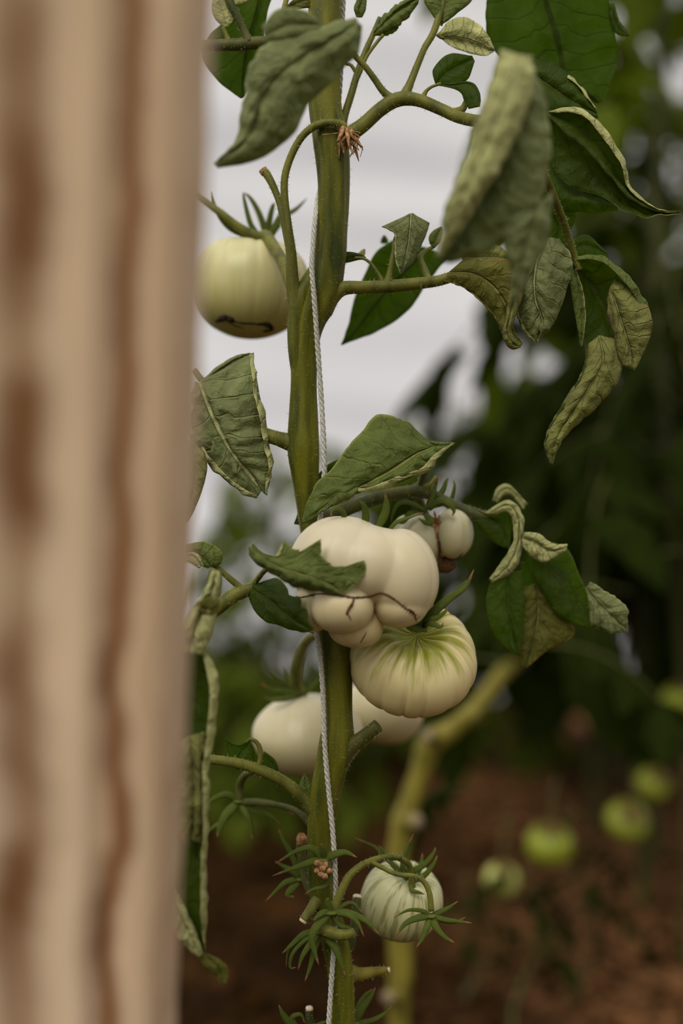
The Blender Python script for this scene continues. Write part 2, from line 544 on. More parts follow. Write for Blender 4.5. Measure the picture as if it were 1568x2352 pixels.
def build_post():
    """a weathered timber leaning a little towards the lens; right edge follows the photo"""
    top, bot = PD(432, 0, 0.462), PD(354, 2352, 0.555)
    ax = (bot - top)
    k0 = (1.25 - top.z) / ax.z
    k1 = (-0.04 - top.z) / ax.z
    A, B = top + ax * k0, top + ax * k1
    ax = (B - A).normalized()
    side = Vector((-1, 0.10, 0)); side = (side - ax * side.dot(ax)).normalized()      # towards the left of the picture
    back = ax.cross(side)
    if back.y < 0: back = -back
    # section: (across from the right edge, depth), metres
    sec = [(0.000, 0.045), (0.000, 0.006), (0.0015, 0.0025), (0.006, 0.0), (0.014, 0.0005), (0.0195, 0.0015),
           (0.0225, 0.0075), (0.0245, 0.0082), (0.027, 0.0015), (0.033, 0.0), (0.044, 0.001), (0.052, 0.0038), (0.059, 0.0035), (0.066, 0.0008),
           (0.078, 0.0), (0.090, 0.002), (0.094, 0.006), (0.095, 0.045)]
    n = 90
    v, uv = [], []
    for i in range(n):
        c = A.lerp(B, i / (n - 1))
        for a, d in sec:
            q = 0.0012 * mnoise.noise(Vector((a * 60, i * 0.25, 0))) if 0 < a < 0.095 else 0
            e = 0.0008 * mnoise.noise(Vector((a * 90, i * 0.5, 7)))
            v.append(c + side * (a + e) + back * (d + q))
            uv.append((0.024 + a if False else a + 0.0235, i / (n - 1) * 1.3))
    m = len(sec)
    f = []
    for i in range(n - 1):
        for j in range(m - 1):
            f.append((i * m + j, i * m + j + 1, (i + 1) * m + j + 1, (i + 1) * m + j))
        f.append((i * m + m - 1, i * m, (i + 1) * m, (i + 1) * m + m - 1))
    f.append(tuple(range(m - 1, -1, -1)))
    f.append(tuple((n - 1) * m + j for j in range(m)))
    o = mesh('wooden_post', v, f, M['wood'], uv=uv, origin=B)
    tag(o, 'pale weathered wooden post with brown grain bands standing close to the lens', 'post')


build_ground()
build_film()
build_post()

# ------------------------------------------------------------------ leaf and calyx builders
LEAF_N = [0]


def leaf(parent, D, mid, left, right, belly=(12, 12), rim=(0, 0), mats=('top', 'under'), face='top', nu=56, nh=13,
         quilt=2.2, nlat=7, slant=1.3, teeth=0.0, nteeth=9, wave=0.0, name='leaflet', label=None, thick=0.00035, crumple=1.0):
    """A leaf blade lofted over its midrib and its two edges. Points are (x, y, depth) photo pixels from stalk to tip;
    belly lifts the half-blades towards the lens, rim rolls the margin (+ towards the lens, - away)."""
    LEAF_N[0] += 1
    sd = LEAF_N[0] * 3.7
    ts = np.linspace(0, 1, nu)

    def rail(pts):
        return catmull([(q[0], q[1], (q[2] if len(q) > 2 else 0) + D) for q in pts], ts)
    m, l, r = rail(mid), rail(left), rail(right)
    env = np.sin(np.pi * np.clip(ts * 0.96 + 0.02, 0, 1))[:, None] ** 0.6
    rails = []

    def half(e, b, rm):
        out = []
        h = (e + m) / 2
        h = h + env * np.array([0, 0, -b])
        q1 = m * 0.72 + e * 0.28 + env * np.array([0, 0, -0.8 * b])
        out += [e, h, q1]
        if rm:
            w = abs(rm)
            dirv = m - e
            ln = np.linalg.norm(dirv[:, :2], axis=1)[:, None] + 1e-6
            inn = dirv / ln
            amt = np.minimum(w, ln * 0.45) * env ** 0.5
            sgn = -1 if rm > 0 else 1
            out_ = sgn * (0.9 * amt + (0.5 * max(0, b) * env if rm > 0 else 0))
            turn = e + np.concatenate([inn[:, :2] * amt * 0.10, out_ * 0.8], axis=1)
            tip = e + np.concatenate([inn[:, :2] * amt, out_ * 1.1], axis=1)
            out = [tip, turn] + out
        return out
    L, R = half(l, belly[0], rim[0]), half(r, belly[1], rim[1])
    rails = L + [m] + R[::-1]
    im = len(L)
    K = len(rails)
    # sample across: nh columns a half
    colsL = np.linspace(0, im, nh, endpoint=False)
    colsR = np.linspace(im, K - 1, nh)
    cols = np.concatenate([colsL, colsR])
    arr = np.stack(rails)                       # K, nu, 3
    grid = np.empty((nu, len(cols), 3))
    for i in range(nu):
        grid[i] = catmull(arr[:, i, :], cols / (K - 1))
    vv = np.where(cols <= im, (cols - im) / im, (cols - im) / (K - 1 - im))
    # world
    k = (grid[:, :, 2] * PXM + DIST) / F
    wx = (grid[:, :, 0] - W / 2) * k
    wy = grid[:, :, 2] * PXM
    wz = CZ - (grid[:, :, 1] - H / 2) * k
    G = np.stack([wx, wy, wz], axis=2)
    du = np.gradient(G, axis=0); dv = np.gradient(G, axis=1)
    nn = np.cross(du, dv)
    nn /= np.linalg.norm(nn, axis=2)[:, :, None] + 1e-12
    ic = len(cols) // 2
    cen = G[nu // 2, ic]
    view = np.array([0, -DIST, CZ]) - cen
    core = nn[nu // 6:-nu // 6, nh // 2:-nh // 2].reshape(-1, 3).mean(axis=0)
    flip = (core.dot(view) < 0)
    if face != 'top':
        flip = not flip
    if flip:
        nn = -nn
    px = PXM
    quilt = quilt * 1.45
    hgt = np.zeros((nu, len(cols)))
    fn = mnoise.noise
    for i in range(nu):
        for j in range(len(cols)):
            a = abs(vv[j]); u = ts[i]
            ph = u * nlat - (a ** 0.8) * slant + 0.45 * fn(Vector((u * 4 + sd, vv[j] * 2.5, sd)))
            tri = abs((ph % 1.0) * 2 - 1)
            bul = (1 - tri ** 2.2) * min(1, a * 5) * (1 - 0.5 * a) * (0.85 + 0.9 * fn(Vector((u * 11 + sd, vv[j] * 5, 2))))
            z = quilt * (bul - 0.3 * math.exp(-(a / 0.07) ** 2))
            w3 = G[i, j]
            z += crumple * quilt * 0.9 * fn(Vector((w3[0] * 150 + sd, w3[1] * 150, w3[2] * 150)))
            z += crumple * quilt * 1.4 * fn(Vector((w3[0] * 55 + sd, w3[1] * 55, w3[2] * 55)))
            if wave:
                z += wave * a * a * (math.sin(u * 21 + sd + (2 if vv[j] > 0 else 0)) * 0.6 + fn(Vector((u * 9, vv[j], sd))) * 0.9)
            hgt[i, j] = z * min(1, 8 * u) * min(1, 8 * (1 - u) + 0.1)
    G = G + nn * (hgt * px)[:, :, None]
    if teeth:
        for i in range(nu):
            for s_, e in ((-1, 0), (1, len(cols) - 1)):
                tt = (ts[i] * nteeth + (0.3 if s_ > 0 else 0.0)) % 1.0
                am = teeth * px * (tt - 0.75) * min(1, 6 * ts[i]) * (0.7 + 0.6 * fn(Vector((ts[i] * 20, s_, sd))))
                for q in range(3):
                    j = e + q if e == 0 else e - q
                    dvec = G[i, j] - G[i, ic]
                    ll = np.linalg.norm(dvec) + 1e-9
                    G[i, j] = G[i, j] + dvec / ll * am * (1 - q / 3)
    nc = len(cols)
    verts = G.reshape(-1, 3)
    faces = []
    for i in range(nu - 1):
        for j in range(nc - 1):
            q = (i * nc + j, (i + 1) * nc + j, (i + 1) * nc + j + 1, i * nc + j + 1)
            faces.append(q if not flip else q[::-1])
    # the named face must look at the lens over most of the blade
    fa = np.array(faces)
    nv = np.cross(verts[fa[:, 1]] - verts[fa[:, 0]], verts[fa[:, 2]] - verts[fa[:, 0]])
    vw = np.array([0, -DIST, CZ]) - verts[fa[:, 0]]
    cj = np.tile(np.arange(nc - 1), nu - 1)
    keep = (cj > nc * 0.22) & (cj < nc * 0.78)
    vote = (nv * vw).sum(axis=1)[keep].sum()
    if (vote < 0) == (face == 'top'):
        faces = [q[::-1] for q in faces]
    uv = [(ts[i], 0.5 + 0.5 * vv[j]) for i in range(nu) for j in range(nc)]
    o = mesh(name, verts, faces, [M[mats[0]], M[mats[1]]], parent, uv=uv, solid=thick,
             origin=P(mid[0][0], mid[0][1], (mid[0][2] if len(mid[0]) > 2 else 0) + D))
    if label: o['label'] = label
    return o


def strip_geo(pts, width, cup=0.25, n=16, m=5, up=None, taper=1.0):
    """pointed narrow blade along world points"""
    c = catmull([tuple(p) for p in pts], np.linspace(0, 1, n))
    tan = np.gradient(c, axis=0); tan /= np.linalg.norm(tan, axis=1)[:, None] + 1e-12
    up = np.array(up if up is not None else (0, -1, 0.35), dtype=float)
    v, uv = [], []
    for i in range(n):
        u = i / (n - 1)
        s = np.cross(tan[i], up); s /= np.linalg.norm(s) + 1e-12
        nn = np.cross(s, tan[i])
        w = width * (min(1, 0.55 + 2.2 * u)) * (1 - u ** 2.2 * taper) * 0.5 + 1e-5
        for j in range(m):
            q = -1 + 2 * j / (m - 1)
            v.append(c[i] + s * q * w - nn * cup * w * (q * q))
            uv.append((u, 0.5 + 0.5 * q))
    f = [(i * m + j, (i + 1) * m + j, (i + 1) * m + j + 1, i * m + j + 1) for i in range(n - 1) for j in range(m - 1)]
    return v, f, uv


def sepal(parent, pts, width, mats=('sepal', 'sepal'), D=0, tip=True, name='sepal'):
    """pts (x, y, depth) photo pixels"""
    w3 = [P(q[0], q[1], q[2] + D) for q in pts]
    wd = width * (D * PXM + DIST) / F
    v, f, uv = strip_geo(w3, wd)
    mi = [0] * len(f)
    mt = [M[mats[0]]]
    o = mesh(name, v, f, mt, parent, uv=uv, origin=w3[0], solid=0.0005)
    if tip:
        o.data.materials.append(M['sepal_tip'])
        for k, p in enumerate(o.data.polygons):
            if k >= len(f) - 8: p.material_index = 1
    return o


# ------------------------------------------------------------------ tomatoes
def tomato_body(parent, cx, cy, d, rx, ry, axis, ribs, amp, mat, dimple=0.16, bottom=0.05, seed=0, flat=0.9, name='body', nth=80, nph=144, zexp=0.92):
    """oblate ribbed fruit; axis points to the stalk end"""
    dist = d * PXM + DIST
    k = dist / F
    c = P(cx, cy, d)
    RX, RY = rx * k, ry * k
    ax = Vector(axis).normalized()
    q = Vector((0, 0, 1)).rotation_difference(ax).to_matrix()
    v, lat, lon = [], [], []
    for i in range(nth + 1):
        th = math.pi * i / nth
        for j in range(nph):
            ph = 2 * math.pi * j / nph
            wob = 0.9 * mnoise.noise(Vector((math.cos(ph) * 1.3, math.sin(ph) * 1.3, seed)))
            cr = abs(math.sin(ribs * ph / 2 + wob * 2.0))
            crease = (1 - cr) ** 2.4
            amt = amp * (0.35 + 1.0 * math.exp(-((th - 0.35) / 0.55) ** 2) + 0.30 * math.exp(-((th - 2.9) / 0.4) ** 2)) * (0.75 + 0.5 * mnoise.noise(Vector((math.cos(ph), math.sin(ph), seed + 4))))
            s = abs(math.sin(th)) ** flat
            r = (1 - amt * crease) * (1 + 0.035 * mnoise.noise(Vector((math.cos(ph) * s, math.sin(ph) * s, math.cos(th) + seed))))
            z = math.cos(th)
            z = math.copysign(abs(z) ** zexp, z)
            z -= dimple * math.exp(-(th / 0.34) ** 2) * 1.9
            z += bottom * math.exp(-((math.pi - th) / 0.4) ** 2) * 1.9
            p = Vector((RX * s * r * math.cos(ph), RX * s * r * math.sin(ph), RY * z * (1 - 0.6 * amt * crease)))
            v.append(c + q @ p)
            lat.append(i / nth); lon.append(j / nph)
    f = []
    for i in range(nth):
        for j in range(nph):
            kk = (j + 1) % nph
            f.append((i * nph + j, (i + 1) * nph + j, (i + 1) * nph + kk, i * nph + kk))
    o = mesh(name, v, f, mat, parent, origin=c, attr={'lat': lat, 'lon': lon})
    return o, v, f, c, q, RX, RY


def lump_body(parent, ells, org, mat, nth=120, nph=200, k=9.0, name='body', pole=(0, 0, 1), amp=0.02, ribs=14, seed=2.0, lobes=()):
    """one continuous fruit made of swollen lobes; ells: (x, y, depth, rx, ry, rd) in photo pixels"""
    O = Vector(org)
    ax = Vector(pole).normalized()
    q = Vector((0, 0, 1)).rotation_difference(ax).to_matrix()
    E = [(Vector((e[0] - O.x, e[2] - O.z, -(e[1] - O.y))), e[3], e[5], e[4]) for e in list(ells) + list(lobes)]      # x, depth, up
    v, lat, lon = [], [], []
    dist = O.z * PXM + DIST
    kk = dist / F
    C0 = P(O.x, O.y, O.z)
    for i in range(nth + 1):
        th = math.pi * i / nth
        for j in range(nph):
            ph = 2 * math.pi * j / nph
            dr = q @ Vector((math.sin(th) * math.cos(ph), math.sin(th) * math.sin(ph), math.cos(th)))
            best, bl = [], []
            for ei, (c, a, b, h) in enumerate(E):
                dx = Vector((dr.x / a, dr.y / b, dr.z / h)); oc = Vector((-c.x / a, -c.y / b, -c.z / h))
                A = dx.dot(dx); B = 2 * dx.dot(oc); Cc = oc.dot(oc) - 1
                D = B * B - 4 * A * Cc
                if D > 0:
                    t = (-B + math.sqrt(D)) / (2 * A)
                    if t > 0: (best if ei < len(ells) else bl).append(t)
            mx = max(best)
            r = mx + math.log(sum(math.exp((t - mx) / k) for t in best)) * k * 0.6
            if bl:
                ml = max(max(bl), r)
                r = ml + 2.0 * math.log(sum(math.exp((t - ml) / 2.0) for t in bl + [r])) * 0.6
            r *= 1 - amp * (1 - abs(math.sin(ribs * ph / 2 + 1.2 * mnoise.noise(Vector((math.cos(ph), math.sin(ph), seed)))))) ** 2 * math.sin(th)
            r *= 1 + 0.022 * mnoise.noise(dr * 2.1 + Vector((seed, 0, 0)))
            p = dr * r
            v.append(C0 + Vector((p.x, p.y, p.z)) * kk)
            lat.append(i / nth); lon.append(j / nph)
    f = []
    for i in range(nth):
        for j in range(nph):
            jj = (j + 1) % nph
            f.append((i * nph + j, (i + 1) * nph + j, (i + 1) * nph + jj, i * nph + jj))
    o = mesh(name, v, f, mat, parent, origin=C0, attr={'lat': lat, 'lon': lon})
    return o, v, f


def on_surface(bvh, x, y, lift=0.0):
    o = Vector((0, -DIST, CZ))
    dr = (P(x, y, 0) - o).normalized()
    hit = bvh.ray_cast(o, dr)
    if hit[0] is None:
        return None
    return hit[0] + hit[1] * lift if hit[1].dot(dr) < 0 else hit[0] - hit[1] * lift


def scar(name, parent, v, f, pts, w, mat='crack', k=1.0):
    """corky split following the skin"""
    bvh = BVHTree.FromPolygons([Vector(p) for p in v], f)
    dense = catmull(pts, np.linspace(0, 1, max(8, 10 * len(pts))))
    path = []
    for i, q in enumerate(dense):
        h = on_surface(bvh, q[0] + 1.5 * mnoise.noise(Vector((i * 0.7, 0, w))), q[1] + 1.5 * mnoise.noise(Vector((i * 0.7, 3, w))))
        if h is not None:
            u = i / (len(dense) - 1)
            path.append((h, 0.5 * w * PXM * k * (0.35 + 0.65 * math.sin(math.pi * min(1, max(0.08, u)) * 0.94)) * (0.75 + 0.6 * abs(mnoise.noise(Vector((i * 0.9, 1, 5)))))))
    if len(path) < 3: return
    vv, ff = tube_geo(path, rings=len(path), segs=6)
    return mesh(name, vv, ff, M[mat], parent, origin=path[0][0])


def calyx_ring(parent, c, ax, R, n, seed, lift=0.5, width=0.35, twist=0.0, drop=0.3):
    """sepals spreading from the stalk end"""
    r = random.Random(seed)
    q = Vector((0, 0, 1)).rotation_difference(ax).to_matrix()
    for i in range(n):
        a = 2 * math.pi * (i + r.uniform(-0.25, 0.25)) / n + twist
        d = Vector((math.cos(a), math.sin(a), 0))
        l = R * r.uniform(0.75, 1.15)
        b = r.uniform(-0.2, 0.2)
        s = Vector((-d.y, d.x, 0))
        pts = [Vector((0, 0, 0)), d * l * 0.35 + Vector((0, 0, l * lift * 0.35)), d * l * 0.72 + s * b * l * 0.4 + Vector((0, 0, l * lift * 0.55)),
               d * l + s * b * l + Vector((0, 0, l * (lift * 0.55 - drop + r.uniform(0, 0.4))))]
        v, f, uv = strip_geo([c + q @ p for p in pts], R * width, up=tuple(ax))
        o = mesh('sepal', v, f, [M['sepal'], M['sepal_tip']], parent, uv=uv, origin=c, solid=0.0004)
        for k in range(len(f) - 8, len(f)): o.data.polygons[k].material_index = 1


CREAM = (0.70, 0.63, 0.46)
M['t_big'] = tomato_material('skin_cream', (0.53, 0.475, 0.345), (0.60, 0.49, 0.25), (0.36, 0.36, 0.08), 0.25, 0.05, 10, blemish=0.15)
M['t_up'] = tomato_material('skin_green_white', (0.50, 0.47, 0.27), (0.44, 0.38, 0.11), (0.25, 0.29, 0.06), 0.7, 0.06, 16, stripe=0.15)
M['t_shoulder'] = tomato_material('skin_green_shoulders', (0.68, 0.59, 0.32), (0.66, 0.51, 0.20), (0.24, 0.25, 0.004), 0.97, 0.33, 9)
M['t_pale'] = tomato_material('skin_pale', (0.54, 0.49, 0.33), (0.48, 0.41, 0.19), (0.33, 0.34, 0.10), 0.3, 0.05, 12, stripe=0.10)
M['t_twin'] = tomato_material('skin_pale_twin', (0.52, 0.49, 0.34), (0.46, 0.42, 0.23), (0.28, 0.31, 0.07), 0.35, 0.08, 12, stripe=0.25)
M['t_stripe'] = tomato_material('skin_striped', (0.52, 0.51, 0.30), (0.44, 0.41, 0.16), (0.10, 0.14, 0.012), 0.85, 0.12, 15, stripe=0.6)
M['t_green'] = tomato_material('skin_green', (0.26, 0.30, 0.025), (0.24, 0.25, 0.02), (0.05, 0.08, 0.005), 0.8, 0.3, 12)
M['t_light'] = tomato_material('skin_light_green', (0.48, 0.50, 0.14), (0.42, 0.42, 0.10), (0.12, 0.16, 0.02), 0.6, 0.15, 12)


def build_tomatoes():
    # --- large lobed fruit in the middle
    c = P(838, 1300, -110)
    t = thing('tomato', 'large cream tomato with swollen lobes and a dark split at the middle of the vine', 'tomato', c, 'tomatoes on the near vine')
    main = [(785, 1292, -110, 118, 106, 112), (850, 1300, -125, 110, 92, 112), (922, 1324, -130, 84, 108, 104), (760, 1300, -105, 92, 94, 100)]
    lobes = [(787, 1392, -180, 70, 59, 66), (918, 1386, -150, 62, 54, 66), (816, 1438, -120, 64, 50, 66), (722, 1392, -118, 46, 60, 60)]
    o, v, f = lump_body(t, main, (838, 1330, -115), M['t_big'], k=9.0, amp=0.016, ribs=11, lobes=lobes)
    scar('crack', t, v, f, [(668, 1362), (690, 1372), (735, 1364), (790, 1370), (815, 1373), (850, 1370), (876, 1362), (905, 1376), (930, 1396), (955, 1414)], 7)
    scar('crack', t, v, f, [(814, 1371), (808, 1388), (800, 1400), (796, 1412)], 9)
    scar('crack', t, v, f, [(796, 1408), (802, 1416), (806, 1426)], 3)
    scar('crack', t, v, f, [(938, 1398), (950, 1408), (956, 1428)], 5)
    for q in range(7):
        xx, yy = 925 + q * 5.5, 1392 + q * 4.6
        scar('crack', t, v, f, [(xx - 4, yy + 5), (xx + 1, yy), (xx + 5, yy - 5)], 2.2)
    scar('crack', t, v, f, [(842, 1450), (836, 1462), (826, 1478)], 3)
    for p, w in (([(790, 1196, -120), (788, 1178, -130), (775, 1168, -140), (762, 1172, -146), (760, 1188, -150)], 13), ([(838, 1210, -110), (840, 1180, -120), (834, 1160, -128), (826, 1152, -132)], 17),
                 ([(866, 1214, -106), (884, 1180, -116), (887, 1155, -120), (884, 1134, -122)], 19), ([(890, 1224, -120), (910, 1200, -128), (945, 1187, -130), (972, 1178, -130)], 9)):
        sepal(t, p, w, name='sepal')

    # --- tomato with green shoulders below it
    ax = Vector((0.10, -0.62, 0.80))
    c = P(948, 1508, 20)
    t = thing('tomato', 'ribbed cream tomato with green shoulders hanging below the large lobed one', 'tomato', c, 'tomatoes on the near vine')
    o, v, f, c, q, RX, RY = tomato_body(t, 948, 1513, 20, 148, 106, ax, 15, 0.13, M['t_shoulder'], seed=3, flat=0.8)
    top = c + q @ Vector((0, 0, RY * 0.80))
    s0 = (972, 1440, 2)
    for p, w in (([s0, (990, 1412, -20), (1030, 1375, -20), (1068, 1348, -10), (1088, 1308, 0)], 22),
                 ([s0, (1000, 1402, 8), (1035, 1372, 12), (1060, 1345, 16), (1078, 1330, 20)], 15),
                 ([s0, (985, 1425, -40), (1005, 1418, -46), (1022, 1405, -40), (1028, 1396, -36)], 13),
                 ([s0, (985, 1432, -45), (1000, 1436, -60), (1012, 1440, -62), (1018, 1430, -60)], 14),
                 ([s0, (950, 1425, -16), (930, 1410, -20), (915, 1400, -10)], 20),
                 ([s0, (960, 1445, -40), (940, 1440, -58), (925, 1430, -58)], 18)):
        sepal(t, p, w, D=-90)
    tube('fruit_stalk', [(970, 1450, -80, 22), (975, 1425, -80, 18), (985, 1400, -40, 16), (990, 1360, 60, 16), (985, 1300, 130, 16), (970, 1200, 160, 16)], M['stalk'], t)

    # --- tomato upper left
    ax = Vector((0.05, -0.02, 1.0))
    t = thing('tomato', 'greenish white tomato with a dark scar underneath hanging high beside the post', 'tomato', P(575, 655, 300), 'tomatoes on the near vine')
    o, v, f, c, q, RX, RY = tomato_body(t, 575, 657, 300, 137, 117, ax, 13, 0.06, M['t_up'], seed=8, flat=0.88, bottom=-0.02)
    for p, w in (([(496, 738), (507, 733), (518, 729), (530, 733), (538, 738)], 19), ([(534, 737), (555, 742), (580, 743), (600, 745)], 6), ([(590, 745), (608, 744), (622, 750), (624, 758)], 15), ([(604, 761), (612, 760), (621, 758), (628, 752)], 9), ([(522, 738), (540, 748), (560, 754)], 4)):
        scar('scar', t, v, f, p, w, mat='scar', k=1.08)
    for p, w in (([(600, 548, 240), (545, 532, 225), (515, 510, 222), (492, 472, 222), (484, 440, 224)], 18), ([(600, 545, 250), (578, 520, 245), (568, 490, 245), (560, 455, 248), (558, 445, 250)], 13),
                 ([(610, 545, 300), (604, 515, 300), (590, 480, 300), (572, 452, 300), (556, 443, 300)], 16), ([(615, 548, 300), (618, 510, 290), (626, 475, 285), (632, 466, 285)], 16),
                 ([(618, 550, 250), (632, 520, 240), (640, 500, 240), (652, 478, 240)], 18), ([(620, 548, 320), (650, 500, 320), (680, 480, 320), (705, 456, 320)], 16), ([(590, 548, 320), (560, 535, 360), (520, 520, 380)], 16)):
        sepal(t, p, w)
    tube('fruit_stalk', [(606, 572, 290, 40), (604, 548, 270, 34), (612, 545, 220, 30), (628, 566, 160, 27), (648, 600, 90, 26), (664, 645, 45, 26), (676, 700, 24, 20)], M['stalk'], t, hair=0.9)
    tube('stalk_tip', [(612, 548, 222, 28), (580, 540, 214, 25), (545, 520, 210, 21), (510, 492, 210, 18), (480, 470, 215, 16), (448, 448, 220, 13)], M['stalk'], t, hair=0.9)

    # --- pair behind the stem
    t = thing('tomato', 'round pale tomato half hidden by the twine low on the vine', 'tomato', P(705, 1688, 430), 'tomatoes on the near vine')
    o, v, f, c, q, RX, RY = tomato_body(t, 707, 1688, 430, 128, 98, (-0.05, -0.02, 1), 8, 0.022, M['t_pale'], seed=12, flat=1.0, dimple=0.04, zexp=1.08)
    tube('fruit_stalk', [(690, 1600, 430, 34), (680, 1570, 410, 28), (682, 1530, 380, 26), (695, 1490, 340, 25), (712, 1465, 270, 25), (735, 1455, 150, 26), (760, 1455, 40, 26)], M['stalk'], t)
    for p, w in (([(690, 1595, 400), (660, 1578, 380), (640, 1560, 370), (618, 1540, 366)], 18), ([(688, 1597, 390), (650, 1590, 360), (625, 1585, 350), (600, 1570, 350)], 22),
                 ([(700, 1592, 400), (722, 1575, 370), (738, 1555, 365), (742, 1540, 365)], 16), ([(685, 1590, 440), (665, 1560, 450), (655, 1530, 455)], 18), ([(680, 1600, 380), (650, 1605, 345), (620, 1608, 345), (605, 1600, 345)], 14)):
        sepal(t, p, w)
    t = thing('tomato', 'smooth pale tomato peeping out behind the short side stub', 'tomato', P(880, 1632, 690), 'tomatoes on the near vine')
    o, v, f, c, q, RX, RY = tomato_body(t, 876, 1634, 690, 97, 80, (0.1, 0.1, 1), 9, 0.03, M['t_pale'], seed=16, flat=1.0, dimple=0.06, zexp=1.0)
    tube('fruit_stalk', [(870, 1560, 690, 26), (865, 1530, 680, 22), (850, 1490, 620, 20), (810, 1450, 400, 20), (775, 1440, 60, 22)], M['stalk'], t)

    # --- twin fruit behind
    t = thing('tomato', 'small pale two-lobed tomato with a dry brown scar in its cleft', 'tomato', P(1005, 1230, 170), 'tomatoes on the near vine')
    ells = [(958, 1243, 165, 54, 62, 62), (1040, 1223, 165, 46, 60, 60), (985, 1262, 190, 40, 42, 45), (935, 1238, 190, 40, 55, 50)]
    o, v, f = lump_body(t, ells, (1000, 1235, 180), M['t_twin'], k=3.0, amp=0.03, ribs=9, nth=90, nph=150, seed=5.0, name='body')
    rr = random.Random(4)
    bvh = BVHTree.FromPolygons([Vector(p) for p in v], f)
    hc = on_surface(bvh, 1000, 1205, 0.001) or P(1000, 1205, 120)
    gv, gf = [], []
    for i in range(34):
        a = rr.uniform(0, 6.28); l = rr.uniform(8, 30) * PXM
        d = Vector((math.cos(a), rr.uniform(-0.7, 0.1), math.sin(a) * 1.2))
        vv, ff = tube_geo([(hc, 3.6 * PXM), (hc + d * l * 0.5 + Vector((0, -0.003, 0)), 2.8 * PXM), (hc + d * l + Vector((0, -0.001, -0.0008)), 1.0 * PXM)], rings=5, segs=5)
        b = len(gv); gv += vv; gf += [tuple(x + b for x in q) for q in ff]
    mesh('dried_flower', gv, gf, M['dry'], t, origin=hc)
    scar('scar', t, v, f, [(1002, 1215), (1006, 1245), (1008, 1270), (1006, 1290)], 12)
    scar('scar', t, v, f, [(1008, 1250), (1012, 1280), (1030, 1287), (1048, 1283), (1062, 1270)], 9)
    lump_body(t, [(1022, 1296, 190, 26, 22, 26)], (1022, 1296, 190), M['crack'], nth=16, nph=24, name='corky_lump', amp=0.1, ribs=7)
    tube('fruit_stalk', [(985, 1205, 190, 26), (975, 1180, 195, 22), (965, 1155, 190, 22), (955, 1135, 180, 24)], M['stalk'], t)
    for p, w in (([(980, 1175, 120), (940, 1155, 100), (915, 1158, 98), (902, 1180, 98), (898, 1200, 100)], 13), ([(985, 1170, 120), (1010, 1150, 100), (1032, 1158, 92), (1042, 1172, 92), (1039, 1185, 92)], 17),
                 ([(980, 1170, 130), (990, 1150, 130), (1000, 1120, 130), (1008, 1095, 132)], 14), ([(985, 1165, 150), (1015, 1130, 150), (1024, 1108, 150), (1030, 1098, 150)], 12),
                 ([(975, 1180, 110), (990, 1200, 100), (975, 1200, 96), (960, 1190, 96)], 16), ([(985, 1168, 170), (1030, 1150, 175), (1042, 1120, 178), (1040, 1104, 180)], 10), ([(965, 1170, 120), (940, 1180, 105), (925, 1200, 104), (905, 1195, 104)], 14)):
        sepal(t, p, w)

    # --- lowest striped fruit
    t = thing('tomato', 'small pale tomato streaked with green hanging lowest on the vine', 'tomato', P(925, 2060, 150), 'tomatoes on the near vine')
    o, v, f, c, q, RX, RY = tomato_body(t, 922, 2068, 150, 95, 86, (0.20, -0.38, 0.9), 13, 0.06, M['t_stripe'], seed=21, flat=0.85)
    for p, w in (([(945, 2025, 80), (950, 2002, 66), (975, 1985, 60), (995, 1960, 60), (1000, 1946, 62)], 15), ([(950, 2025, 80), (975, 2010, 62), (995, 1985, 60), (1004, 1965, 62)], 13),
                 ([(940, 2020, 90), (925, 1990, 90), (930, 1960, 95), (950, 1915, 100)], 14), ([(940, 2020, 90), (880, 1965, 110), (860, 1945, 120), (815, 1925, 130)], 11),
                 ([(935, 2022, 80), (900, 1985, 90), (885, 1960, 95), (870, 1942, 98)], 10), ([(945, 2030, 74), (945, 2045, 56), (962, 2050, 52), (974, 2054, 52)], 11), ([(948, 2025, 100), (965, 1990, 120), (970, 1960, 130)], 14)):
        sepal(t, p, w)
    tube('fruit_stalk', [(946, 2036, 84, 18), (944, 2010, 72, 15), (938, 1985, 60, 15), (915, 1971, 44, 14), (890, 1970, 34, 14)], M['stalk'], t)


build_tomatoes()


